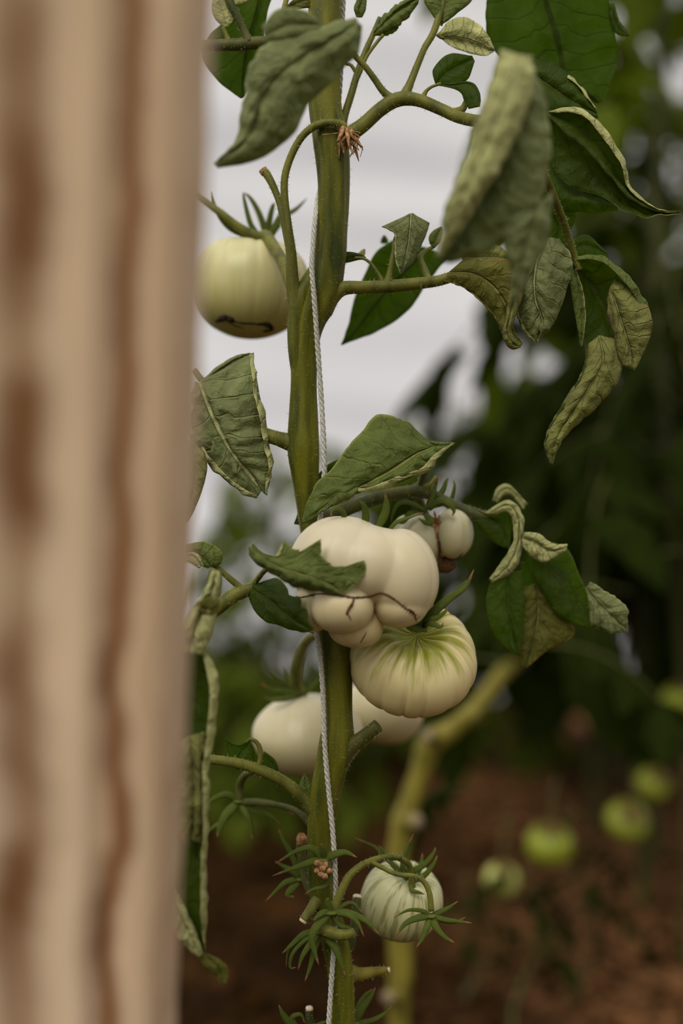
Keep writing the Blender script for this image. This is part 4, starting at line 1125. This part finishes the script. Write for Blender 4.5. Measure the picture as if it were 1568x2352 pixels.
    leaf(Fs, RL, [(440, 1480, 30), (446, 1600, 40), (440, 1720, 20), (444, 1830, 10), (446, 1960, 26), (436, 2060, 34), (440, 2130, 30), (468, 2190, 10)], [(466, 1485, -10), (496, 1560, -16), (490, 1660, -16), (476, 1760, -14), (474, 1870, -14), (472, 1980, -12), (470, 2090, -8), (472, 2186, 4)],
         [(400, 1500, 0), (392, 1620, 6), (388, 1740, 10), (386, 1850, 10), (384, 1960, 10), (392, 2080, 10), (410, 2150, 8), (464, 2196, 10)], belly=(-10, -14), rim=(26, 0), mats=('under', 'top_dark'), face='under', nlat=16, slant=0.6, quilt=3, nu=90, nh=14)
    leaf(Fs, RL - 10, [(436, 1690, 4), (444, 1750, -8), (446, 1810, -10), (446, 1870, -8), (438, 1930, 0)], [(470, 1680, 0), (474, 1750, -4), (474, 1810, -4), (472, 1880, -4), (462, 1940, 0)], [(404, 1710, 0), (402, 1760, -4), (402, 1820, -4), (406, 1880, -4), (424, 1944, 0)], belly=(10, 10), mats=('under_old', 'top'), nlat=8, nu=44, nh=10, quilt=3.0)
    leaf(Fs, RL - 6, [(400, 2060), (420, 2110), (440, 2150), (462, 2196)], [(404, 2040), (432, 2100), (450, 2145), (466, 2192)], [(386, 2070), (396, 2130), (420, 2170), (458, 2200)], belly=(6, 6), mats=('under', 'top'), nu=28, nh=8, quilt=2.2)
    leaf(Fs, RL, [(466, 2186), (484, 2204), (502, 2222), (512, 2262)], [(476, 2192), (500, 2202), (524, 2228), (518, 2262)], [(454, 2200), (470, 2224), (494, 2240), (508, 2262)], belly=(4, 4), mats=('top_old', 'under_old'), nu=26, nh=7, quilt=1.8)

    # --- top left: horizontal stalk and dark leaf behind
    Gs = stalk([(735, 140, 30, 40), (690, 118, 30, 34), (640, 104, 24, 30), (600, 98, 20, 29), (550, 102, 16, 28), (500, 104, 12, 26), (450, 106, 8, 25), (380, 112, 8, 24)], mat='stem_dark', segs=16, hair=1.2)
    stalk([(572, 98, 16, 26), (560, 72, 14, 18), (546, 40, 12, 18), (530, 10, 12, 20), (515, -30, 12, 20)], name='stalk_branch', par=Gs, mat='stem_dark')
    stalk([(526, 100, 14, 18), (520, 82, 12, 11), (512, 62, 12, 9)], name='stalk_branch', par=Gs)
    leaf(Gs, 90, [(600, -40), (590, 20), (572, 90), (560, 160), (556, 226)], [(540, -40), (520, 40), (480, 80), (462, 130), (500, 185), (552, 226)], [(640, -40), (616, 20), (606, 90), (592, 150), (562, 222)], belly=(-8, -8), mats=('top_dark', 'under_dark'), face='under', nu=40, nh=10, quilt=2)
    leaf(Gs, 20, [(518, 62), (515, 40), (508, 20), (500, -10)], [(512, 62), (494, 44), (486, 20), (490, -10)], [(522, 64), (540, 46), (534, 20), (512, -10)], belly=(4, 4), mats=('top', 'under'), face='under', nu=20, nh=7, quilt=1.2)
    leaf(Gs, 12, [(530, 10), (545, -4), (560, -20), (570, -40)], [(520, 8), (524, -20), (540, -40), (566, -46)], [(540, 14), (566, 6), (580, -10), (574, -40)], belly=(4, 4), mats=('top_dark', 'under'), face='under', nu=18, nh=6, quilt=1.2)
    # blurred leaf hanging in front of the stem
    leaf(Gs, -390, [(822, 50, 0), (762, 92, -8), (700, 130, -14), (640, 178, -16), (598, 240, -12), (574, 310, -4), (492, 376, 10)], [(818, 40, 10), (740, 58, 10), (640, 88, 10), (588, 130, 14), (560, 220, 16), (546, 310, 14), (494, 374, 10)],
         [(832, 60, 10), (824, 120, 10), (770, 178, 12), (706, 240, 14), (666, 310, 14), (600, 366, 12), (500, 386, 10)], belly=(16, 16), rim=(0, 0), mats=('sage', 'under'), nlat=8, quilt=4.5, nu=70, nh=15, slant=1.2)
    leaf(Gs, -380, [(735, 58), (695, 56), (655, 60), (606, 86)], [(732, 48), (700, 24), (640, 20), (602, 60)], [(735, 70), (695, 82), (650, 92), (608, 96)], belly=(5, 5), mats=('sage', 'under'), nu=26, nh=8, quilt=2)
    leaf(Gs, 10, [(655, 20), (690, 4), (725, -4), (760, -20)], [(655, 16), (690, -14), (725, -24), (760, -30)], [(660, 28), (695, 20), (730, 14), (762, -6)], belly=(3, 3), mats=('top_old', 'under_old'), nu=18, nh=6, quilt=1)
    stalk([(640, 60, -40, 12), (652, 20, -20, 12), (662, -20, 0, 12)], name='stalk_branch', par=Gs)

    # --- lower left stalk
    Hs = stalk([(735, 1880, 6, 44), (712, 1852, 0, 36), (690, 1826, -4, 29), (650, 1795, -8, 27), (600, 1770, -10, 26), (545, 1753, -10, 24), (480, 1744, -8, 21), (420, 1740, -6, 20), (340, 1745, 0, 18)], segs=14)
    stalk([(590, 1768, -8, 18), (597, 1748, -10, 13), (598, 1725, -10, 12), (590, 1706, -10, 10), (576, 1698, -8, 8), (566, 1705, -4, 7)], name='stalk_branch', par=Hs, hair=0.4)
    leaf(Hs, 10, [(575, 1705), (556, 1725), (548, 1745), (545, 1768)], [(575, 1700), (545, 1712), (522, 1700), (515, 1690), (530, 1760)], [(580, 1712), (584, 1730), (580, 1750), (556, 1770)], belly=(4, 4), mats=('top_dark', 'under_dark'), nu=26, nh=8, quilt=1.4, rim=(3, 0))
    leaf(Hs, 20, [(604, 1735), (622, 1750), (634, 1770), (636, 1800)], [(600, 1745), (608, 1765), (618, 1780), (632, 1800)], [(606, 1725), (632, 1745), (640, 1770), (640, 1800)], belly=(3, 3), mats=('top_dark', 'under_dark'), nu=18, nh=6, quilt=1)
    leaf(Hs, 0, [(706, 1836), (704, 1815), (700, 1795), (700, 1776)], [(698, 1836), (686, 1815), (690, 1795), (698, 1776)], [(712, 1832), (720, 1815), (710, 1795), (702, 1778)], belly=(3, 3), mats=('top', 'under'), nu=14, nh=5, quilt=1)
    # --- short pruned stubs
    def stub(pts, **kw):
        s = stalk(pts, name='pruned_stub', **kw)
        x, y, d, w = pts[-1]; x0, y0, d0, w0 = pts[-2]
        l = math.hypot(x - x0, y - y0) + 1e-6
        e = tube('cut_end', [(x - (x - x0) / l * 3, y - (y - y0) / l * 3, d - 1, w * 0.98), (x + (x - x0) / l * 3, y + (y - y0) / l * 3, d - 2, w * 0.86)], M['cut'], s, rings=4, knob=0.1)
        return s
    s = stalk([(776, 1745, -2, 56), (800, 1718, -8, 42), (828, 1697, -14, 33), (850, 1680, -18, 32), (868, 1666, -22, 31)], mat='stem_dark', name='pruned_stub')
    stub([(742, 2056, 0, 40), (728, 2070, -14, 30), (712, 2092, -28, 24), (696, 2116, -40, 21)])
    stub([(795, 2232, 60, 44), (822, 2238, 66, 32), (855, 2233, 72, 24), (892, 2228, 78, 15)], mat='stem_far')
    stub([(735, 2420, 40, 26), (718, 2390, 38, 22), (711, 2350, 36, 19), (710, 2316, 34, 18)], mat='stem_dark')
    stub([(790, 2200, 30, 20), (800, 2180, 40, 18), (812, 2140, 50, 20), (820, 2060, 70, 22)], mat='stem_dark')

    # --- lower truss and its empty calyces
    tr = stalk([(752, 2140, -30, 24), (760, 2110, -44, 22), (776, 2065, -48, 20), (800, 2015, -44, 18), (830, 1988, -34, 16), (862, 1974, -10, 15), (890, 1969, 20, 14), (920, 1968, 40, 13)], name='truss_stalk')
    stalk([(850, 1978, -20, 12), (876, 1992, -26, 11), (912, 2008, -34, 11), (950, 2012, -42, 11), (972, 2024, -46, 12), (986, 2052, -48, 13), (990, 2092, -48, 14)], name='stalk_branch', par=tr)

    def calyx(name, hub, sep, mats=('sepal', 'sepal'), hubw=26, label=None):
        c = P(*hub)
        v, f = tube_geo([(c + Vector((0, 0, 4 * PXM)), hubw * 0.3 * PXM), (c, hubw * 0.5 * PXM), (c - Vector((0, 0, 5 * PXM)), hubw * 0.3 * PXM)], rings=7, segs=10)
        o = mesh(name, v, f, M['sepal'], T, origin=c)
        if label: o['label'] = label
        for p, w in sep:
            sepal(o, [hub] + p, w, mats)
        return o
    calyx('calyx', (989, 2104, -50), [([(968, 2092, -58), (936, 2091, -64), (905, 2108, -66)], 9), ([(960, 2108, -66), (930, 2122, -76), (910, 2150, -80)], 16), ([(980, 2130, -62), (970, 2155, -66), (956, 2176, -68)], 15), ([(1000, 2128, -60), (1018, 2150, -64), (1044, 2166, -66)], 16),
                                        ([(1020, 2112, -50), (1050, 2116, -48), (1083, 2120, -46)], 11), ([(1020, 2115, -40), (1045, 2118, -36), (1068, 2107, -34)], 10), ([(1010, 2095, -36), (1030, 2085, -30), (1051, 2070, -28)], 13)])
    calyx('calyx', (760, 2096, -60), [([(800, 2098, -70), (840, 2115, -76), (872, 2148, -78)], 18), ([(796, 2100, -76), (820, 2118, -84), (836, 2152, -86)], 13), ([(742, 2096, -76), (728, 2106, -82), (720, 2115, -84)], 14), ([(735, 2118, -80), (716, 2150, -88), (722, 2185, -90), (732, 2216, -90)], 20),
                                       ([(786, 2080, -50), (810, 2074, -46), (834, 2100, -46)], 10), ([(755, 2080, -64), (752, 2068, -66), (754, 2062, -66)], 17), ([(780, 2125, -60), (800, 2130, -60), (812, 2136, -60)], 10)], hubw=34)
    calyx('calyx', (735, 2140, -40), [([(700, 2145, -46), (670, 2170, -50), (648, 2190, -52)], 15), ([(700, 2160, -50), (672, 2190, -54), (666, 2222, -54), (680, 2222, -54)], 9), ([(715, 2165, -60), (695, 2195, -66), (684, 2228, -68)], 15), ([(722, 2180, -50), (712, 2220, -54), (700, 2254, -54)], 13),
                                      ([(765, 2170, -60), (780, 2205, -64), (794, 2245, -64)], 18), ([(690, 2160, -40), (662, 2185, -42), (657, 2222, -44)], 6)], hubw=34, mats=('sepal', 'sepal'))
    tube('empty_fruit_stalk', [(738, 2130, -50, 30), (770, 2146, -64, 27), (800, 2146, -70, 24), (814, 2140, -72, 20)], M['stalk'], T, hair=0.6)
    calyx('calyx', (742, 1975, -50), [([(715, 1948, -56), (680, 1955, -60), (632, 1984, -64)], 15), ([(715, 1980, -60), (680, 1992, -64), (625, 2012, -68)], 16), ([(770, 1962, -60), (795, 1958, -62), (820, 1970, -64)], 18), ([(742, 1955, -62), (740, 1943, -66), (736, 1938, -66)], 14), ([(758, 2010, -58), (748, 2035, -60), (720, 2042, -62), (700, 2054, -62)], 10)], hubw=30)
    rr = random.Random(5)
    hb = P(742, 1994, -70)
    v, f = [], []
    for i in range(9):
        c = hb + Vector((rr.uniform(-14, 14), rr.uniform(-8, 4), rr.uniform(-16, 14))) * PXM
        ax = Vector((rr.uniform(-1, 1), rr.uniform(-1, 1), rr.uniform(-1, 1))).normalized() * 9 * PXM
        vv, ff = tube_geo([(c - ax, 2 * PXM), (c, 8 * PXM), (c + ax, 2 * PXM)], rings=7, segs=8, knob=0.4, seed=i)
        b = len(v); v += [Vector(x) for x in vv]; f += [tuple(x + b for x in q) for q in ff]
    o = mesh('dried_flower', v, f, M['dry'], T, origin=hb); o['label'] = 'shrivelled orange brown flower'
    calyx('calyx', (550, 1840, 200), [([(520, 1825, 190), (490, 1835, 186), (474, 1850, 186)], 16), ([(520, 1870, 180), (505, 1900, 176), (498, 1922, 174)], 22), ([(566, 1870, 180), (576, 1900, 176), (580, 1930, 176)], 16), ([(600, 1842, 180), (640, 1850, 170), (676, 1872, 160)], 16), ([(590, 1860, 180), (620, 1875, 176), (644, 1895, 176)], 14), ([(520, 1880, 196), (490, 1900, 196), (472, 1915, 196)], 12)], hubw=34)
    tube('empty_fruit_stalk', [(550, 1842, 200, 20), (552, 1800, 190, 18), (570, 1775, 120, 16), (605, 1772, 10, 16)], M['stem_dark'], T)
    tube('empty_fruit_stalk', [(735, 1920, 20, 20), (690, 1870, 60, 16), (640, 1850, 120, 14), (560, 1842, 190, 14)], M['stem_dark'], T)
    tube('old_truss_stalk', [(720, 2060, 40, 26), (700, 2010, 60, 22), (692, 1960, 64, 22), (690, 1935, 64, 20)], M['stem_dark'], T)
    v, f = tube_geo(px_path([(692, 1940, 60, 18), (692, 1925, 58, 24), (692, 1914, 58, 12)]), rings=8, knob=0.3)
    mesh('dried_flower', v, f, M['dry'], T)
    calyx('calyx', (690, 2020, 90), [([(660, 2025, 88), (640, 2040, 88), (610, 2070, 88)], 14), ([(670, 2000, 86), (650, 1990, 86), (632, 1978, 86)], 14), ([(672, 2040, 86), (660, 2056, 86), (676, 2060, 86)], 18), ([(668, 1960, 86), (650, 1930, 86), (640, 1905, 86)], 12)], hubw=24)
    calyx('calyx', (690, 2372, 20), [([(665, 2350, 10), (650, 2330, 6), (640, 2308, 4)], 18), ([(670, 2340, 20), (690, 2330, 20), (700, 2350, 20)], 12), ([(720, 2360, 20), (740, 2350, 20), (752, 2346, 20)], 12)], hubw=24)
    calyx('calyx', (815, 2350, 60), [([(830, 2320, 60), (850, 2290, 62), (862, 2268, 64)], 16), ([(825, 2310, 70), (840, 2285, 72), (855, 2272, 74)], 14), ([(850, 2345, 60), (880, 2330, 60), (900, 2310, 60)], 12)], hubw=24)
    return T


PLANT = build_plant()


def build_hairs():
    """fine hairs on the near stems"""
    r = random.Random(2)
    v, f = [], []
    for verts, norms, dens, L, rad in HAIR:
        n = int(min(2600, dens * L * rad * 2 * math.pi / (PXM * PXM) / 90))
        for _ in range(n):
            i = r.randrange(len(verts))
            j = min(len(verts) - 1, max(0, i + r.choice((1, -1, 14, -14))))
            t = r.random()
            p = verts[i] * (1 - t) + verts[j] * t if np.linalg.norm(verts[i] - verts[j]) < 0.012 else verts[i]
            nn = norms[i] + np.array([r.uniform(-0.5, 0.5), r.uniform(-0.5, 0.5), r.uniform(-0.4, 0.4)])
            nn /= np.linalg.norm(nn)
            l = r.uniform(3, 9) * PXM
            s = np.cross(nn, np.array([r.uniform(-1, 1), r.uniform(-1, 1), r.uniform(-1, 1)]))
            s = s / (np.linalg.norm(s) + 1e-9) * 0.42 * PXM
            b = len(v)
            v += [p - s, p + s, p + nn * l]
            f.append((b, b + 1, b + 2))
    o = mesh('stem_hairs', v, f, M['hair'], PLANT, smooth=False, origin=wpos(PLANT))
    o['kind'] = 'stuff'


build_hairs()


def build_twine():
    pts = [(800, -420, 30), (793, -100, 40), (788, 0, 46), (784, 110, 48), (780, 200, 52), (770, 320, 56), (748, 400, 54), (731, 450, 24), (724, 500, -16), (718, 570, -36), (716, 620, -46), (721, 680, -52), (726, 750, -48), (733, 850, -40), (739, 940, -38),
           (744, 1040, -40), (744, 1100, -36), (734, 1200, -20), (722, 1320, -18), (720, 1420, -20), (729, 1470, -28), (736, 1520, -34), (742, 1600, -38), (745, 1700, -44), (753, 1800, -40), (763, 1900, -38), (768, 1970, -38), (771, 2040, -34), (770, 2100, -30),
           (766, 2180, -30), (760, 2270, -32), (755, 2352, -34), (748, 2500, -36), (742, 2800, -40), (745, 3100, -50), (750, 3460, -60)]
    w = [P(*p) for p in pts]
    T = thing('garden_twine', 'thin grey white braided cord running up along the tomato stem', 'twine', w[-1])
    n = 900
    c = catmull([tuple(p) for p in w], np.linspace(0, 1, n))
    acc = np.concatenate([[0], np.cumsum(np.linalg.norm(np.diff(c, axis=0), axis=1))])
    pitch = 44 * PXM
    R = 3.1 * PXM
    for k in range(3):
        path = []
        for i in range(n):
            a = 2 * math.pi * acc[i] / pitch + 2 * math.pi * k / 3
            path.append((Vector(c[i]) + Vector((math.cos(a), math.sin(a), 0)) * R, 3.4 * PXM))
        v, f = tube_geo(path, rings=n, segs=6)
        mesh('strand', v, f, M['string'], T, origin=c[-1])


build_twine()


# ------------------------------------------------------------------ plants farther back
def leaflet_grid(b, d, up, L, wdt, droop, rs, n=9, m=5):
    """simple lobed leaflet, world-free coordinates"""
    d = Vector(d).normalized(); up = Vector(up)
    s = d.cross(up).normalized(); nn = s.cross(d).normalized()
    v, uv = [], []
    for i in range(n):
        u = i / (n - 1)
        w = wdt * (math.sin(math.pi * min(1, u * 0.93 + 0.07)) ** 0.75) * (1 + 0.16 * math.sin(u * 19 + rs))
        c = Vector(b) + d * L * u + nn * (-droop * L * u * u)
        for j in range(m):
            q = -1 + 2 * j / (m - 1)
            v.append(c + s * q * w * 0.5 + nn * (0.22 * abs(q) ** 1.5 * w * math.sin(rs * 3 + 1)))
            uv.append((u, 0.5 + 0.5 * q))
    f = [(i * m + j, (i + 1) * m + j, (i + 1) * m + j + 1, i * m + j + 1) for i in range(n - 1) for j in range(m - 1)]
    return v, f, uv


def compound_leaf_mesh(seed, mats, size=0.30):
    """a whole tomato leaf along +X, drooping: stalk and seven or nine leaflets"""
    r = random.Random(seed)
    v, f, uv, mi = [], [], [], []
    path = []
    for i in range(7):
        u = i / 6
        path.append((Vector((size * u, 0.03 * size * math.sin(u * 5 + seed), size * (0.28 * u - 0.75 * u * u))), 0.0032 * (1 - 0.7 * u)))
    tv, tf = tube_geo(path, rings=9, segs=5)
    v += [Vector(x) for x in tv]; f += tf; uv += [(0, 0.5)] * len(tv); mi += [2] * len(tf)
    for u, l in ((0.30, 0.26), (0.50, 0.36), (0.72, 0.38), (0.98, 0.50), (0.40, 0.14), (0.61, 0.14)):
        i = min(5, int(u * 6)); b = path[i][0].lerp(path[i + 1][0], u * 6 - i)
        for s in ((-1, 1) if u < 0.9 else (0,)):
            ll = size * l * r.uniform(0.85, 1.15)
            d = Vector((0.45 if s else 1, s * 0.9, -0.25 - 0.35 * r.random() - (0.5 if not s else 0)))
            lv, lf, lu = leaflet_grid(b, d, (r.uniform(-0.3, 0.3), r.uniform(-0.3, 0.3), 1), ll, ll * r.uniform(0.42, 0.55), r.uniform(0.2, 0.55), r.uniform(0, 6))
            o = len(v); v += lv; uv += lu
            f += [tuple(x + o for x in q) for q in lf]; mi += [0] * len(lf)
    me = bpy.data.meshes.new('leaf')
    me.from_pydata([tuple(p) for p in v], [], f)
    for m_ in mats: me.materials.append(m_)
    me.polygons.foreach_set('material_index', mi)
    me.polygons.foreach_set('use_smooth', [True] * len(f))
    lay = me.uv_layers.new(name='UVMap')
    for lp in me.loops:
        lay.data[lp.index].uv = uv[lp.vertex_index]
    me.update()
    return me


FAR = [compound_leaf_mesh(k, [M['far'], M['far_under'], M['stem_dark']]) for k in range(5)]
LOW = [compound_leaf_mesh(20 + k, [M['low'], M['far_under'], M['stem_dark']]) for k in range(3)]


def far_plant(px, dist, height, nleaf, seed, label, z0=0.3, bank=FAR, scale=1.0, stem_mat='stem_dark', lean=0.0, group='tomato plants in the far row', name='tomato_plant', spread=1.0, bias=1.0):
    r = random.Random(seed)
    b = PD(px, 1176, dist); b.z = 0.0
    T = thing(name, label, 'plant', b, group)
    path = []
    for i in range(8):
        u = i / 7
        path.append((b + Vector((lean * u * height + 0.02 * math.sin(u * 7 + seed), 0.02 * math.cos(u * 6 + seed), -0.03 + (height + 0.03) * u)), (0.010 if height > 0.26 else 0.0032) * (1 - 0.55 * u)))
    v, f = tube_geo(path, rings=28, segs=8, knob=0.1, seed=seed)
    mesh('stem', v, f, M[stem_mat], T, origin=b)
    for i in range(nleaf):
        u = ((i + r.random() * 0.8) / nleaf) ** bias
        z = z0 + (height - z0) * u
        k = z / height
        a = i * 2.4 + r.uniform(-0.4, 0.4)
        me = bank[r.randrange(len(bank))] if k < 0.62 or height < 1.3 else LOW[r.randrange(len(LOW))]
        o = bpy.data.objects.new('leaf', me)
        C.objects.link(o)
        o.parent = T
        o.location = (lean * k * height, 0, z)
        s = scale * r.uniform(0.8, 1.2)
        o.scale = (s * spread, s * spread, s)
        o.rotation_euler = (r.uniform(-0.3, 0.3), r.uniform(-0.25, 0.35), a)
    return T


def small_tomato(px, py, dist, rpx, flat, mat, label, ax=(0, -0.3, 0.95), sep=True, group='small green tomatoes in the far row', stalk_to=None):
    d = (dist - DIST) / PXM
    t = thing('tomato', label, 'tomato', PD(px, py, dist), group)
    o, v, f, c, q, RX, RY = tomato_body(t, px, py, d, rpx, rpx * flat, ax, 9, 0.03, M[mat], nth=24, nph=40, seed=px)
    top = c + q @ Vector((0, 0, RY * 0.8))
    if sep:
        calyx_ring(t, top, Vector(ax).normalized(), RX * 0.8, 5, px, lift=0.4)
    end = stalk_to if stalk_to is not None else top + Vector((0.01, 0.02, 0.06))
    v, f = tube_geo([(top - Vector(ax).normalized() * RY * 0.1, 0.002), (top + Vector(ax).normalized() * 0.012, 0.0016), ((top + end) / 2 + Vector((0, 0, 0.012)), 0.0016), (end, 0.0016)], rings=10, segs=6)
    mesh('fruit_stalk', v, f, M['stem_dark'], t, origin=top)
    return t


def build_background():
    # second vine: the yellow-green bare stem just behind
    s0 = PD(915, 2900, 1.34); s0.z = 0
    T = thing('tomato_plant', 'bare bending yellow green tomato stem rising behind the near vine', 'plant', s0, 'tomato plants in the far row')
    pts = [(905, 3200, 48), (905, 2700, 50), (915, 2400, 48), (918, 2290, 50), (922, 2220, 60), (916, 2100, 52), (912, 1990, 50), (925, 1900, 56), (945, 1830, 48), (970, 1760, 50), (990, 1705, 62), (1040, 1675, 46), (1085, 1635, 44), (1120, 1590, 44), (1160, 1540, 42), (1230, 1490, 38), (1330, 1440, 34), (1450, 1360, 30), (1580, 1200, 26), (1700, 900, 20)]
    path = [(PD(x, y, 1.34 + 1.1 * min(1, max(0, (1640 - y) / 300)) ** 1.3), 0.5 * w * 1.34 / F) for x, y, w in pts]
    path[0] = (Vector((path[1][0].x, path[1][0].y, -0.03)), path[0][1])
    v, f = tube_geo(path, rings=120, segs=12, knob=0.12)
    mesh('stem', v, f, M['stem_far'], T, origin=s0)
    for (x, y, w, s) in ((935, 1890, 46, 1), (910, 2290, 40, -1), (1000, 1695, 40, -1)):
        c = PD(x, y, 1.32)
        v, f = tube_geo([(c, w * 0.5 * 1.34 / F), (c + Vector((s * 0.008, -0.012, 0.004)), w * 0.42 * 1.34 / F)], rings=5, segs=10)
        o = mesh('pruned_stub', v, f, M['stem_far'], T, origin=c)
        c2 = c + Vector((s * 0.008, -0.012, 0.004))
        v, f = tube_geo([(c2, w * 0.40 * 1.34 / F), (c2 + Vector((s * 0.0012, -0.0018, 0.0006)), w * 0.36 * 1.34 / F)], rings=3, segs=10)
        mesh('cut_end', v, f, M['cut_far'], o, origin=c2)
    r = random.Random(9)
    for (x, y, dist, a, sc_) in ((1075, 1810, 1.40, -2.6, 0.33), (1180, 1530, 1.42, 2.9, 0.5), (1260, 1480, 1.5, -0.6, 0.6), (1340, 1440, 1.6, 2.2, 0.7), (1450, 1360, 1.65, 2.9, 0.8), (1520, 1270, 1.65, 0.6, 0.8)):
        o = bpy.data.objects.new('leaf', FAR[r.randrange(5)]); C.objects.link(o)
        o.parent = T
        o.location = PD(x, y, dist) - s0
        o.scale = (sc_,) * 3
        o.rotation_euler = (r.uniform(-0.2, 0.2), r.uniform(-0.1, 0.3), a)

    # the far row, right
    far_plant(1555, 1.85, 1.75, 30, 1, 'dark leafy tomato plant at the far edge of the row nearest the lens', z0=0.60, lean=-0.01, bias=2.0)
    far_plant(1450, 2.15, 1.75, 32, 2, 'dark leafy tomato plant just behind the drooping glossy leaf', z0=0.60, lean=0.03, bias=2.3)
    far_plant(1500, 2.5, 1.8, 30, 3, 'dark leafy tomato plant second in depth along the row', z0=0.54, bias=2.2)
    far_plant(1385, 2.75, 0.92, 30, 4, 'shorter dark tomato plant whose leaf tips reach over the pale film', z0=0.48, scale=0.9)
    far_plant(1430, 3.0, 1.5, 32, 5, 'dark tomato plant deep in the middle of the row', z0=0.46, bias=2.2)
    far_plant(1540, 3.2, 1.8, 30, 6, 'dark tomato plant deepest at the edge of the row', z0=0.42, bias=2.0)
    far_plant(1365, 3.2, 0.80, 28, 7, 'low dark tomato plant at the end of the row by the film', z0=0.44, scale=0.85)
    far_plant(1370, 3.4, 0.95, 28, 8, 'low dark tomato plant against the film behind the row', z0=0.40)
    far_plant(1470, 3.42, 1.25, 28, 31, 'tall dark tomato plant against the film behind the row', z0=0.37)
    # low growth along the film
    g = 'low bushes along the film'
    far_plant(1050, 3.3, 0.88, 20, 11, 'bright green bush seen above the twin tomato', z0=0.40, bank=LOW, group=g, name='low_bush')
    far_plant(640, 3.2, 0.76, 22, 12, 'green bush seen below the curled side leaf', z0=0.30, bank=LOW, group=g, name='low_bush', scale=0.8)
    far_plant(560, 2.9, 0.30, 18, 13, 'low green bush at the soil edge beside the post', z0=0.03, bank=LOW, group=g, name='low_bush', scale=0.7)
    far_plant(660, 2.8, 0.28, 18, 14, 'low green bush at the soil edge behind the round tomato', z0=0.03, bank=LOW, group=g, name='low_bush', scale=0.65)
    far_plant(500, 3.4, 0.36, 18, 15, 'green bush by the film next to the post', z0=0.05, bank=LOW, group=g, name='low_bush', scale=0.8)
    far_plant(780, 3.45, 0.40, 18, 16, 'green bush by the film behind the stem', z0=0.05, bank=LOW, group=g, name='low_bush', scale=0.8)
    far_plant(1140, 3.5, 0.34, 18, 17, 'green bush by the film under the end of the row', z0=0.05, bank=LOW, group=g, name='low_bush', scale=0.8)
    # fruit low on the far row
    small_tomato(1390, 1640, 1.95, 33, 0.92, 't_light', 'small pale tomato highest of the blurred ones over the soil')
    small_tomato(1262, 1940, 1.65, 54, 0.86, 't_green', 'blurred yellow green tomato with a dark calyx over the soil')
    small_tomato(1152, 2022, 1.65, 40, 0.98, 't_light', 'blurred round light green tomato nearest the striped one')
    small_tomato(1440, 1885, 1.75, 50, 0.7, 't_green', 'blurred flat green tomato under the dark row', ax=(0.2, -0.7, 0.6))
    small_tomato(1500, 1800, 1.85, 40, 0.8, 't_green', 'blurred green tomato at the edge under the dark row', ax=(0.3, -0.5, 0.7))
    small_tomato(1560, 1605, 1.8, 40, 0.8, 't_green', 'blurred green tomato cut by the frame edge under the row')
    # short sprouts on the soil
    far_plant(1215, 1.62, 0.20, 5, 41, 'dark green sprig below the blurred light green tomato', z0=0.10, scale=0.22, group='sprigs on the soil', name='sprig')
    far_plant(1100, 1.75, 0.16, 4, 42, 'thin green sprig standing on the lit soil', z0=0.08, scale=0.22, group='sprigs on the soil', name='sprig')
    far_plant(1330, 1.75, 0.24, 5, 43, 'tall green sprig standing among the clods', z0=0.12, scale=0.25, group='sprigs on the soil', name='sprig')


build_background()
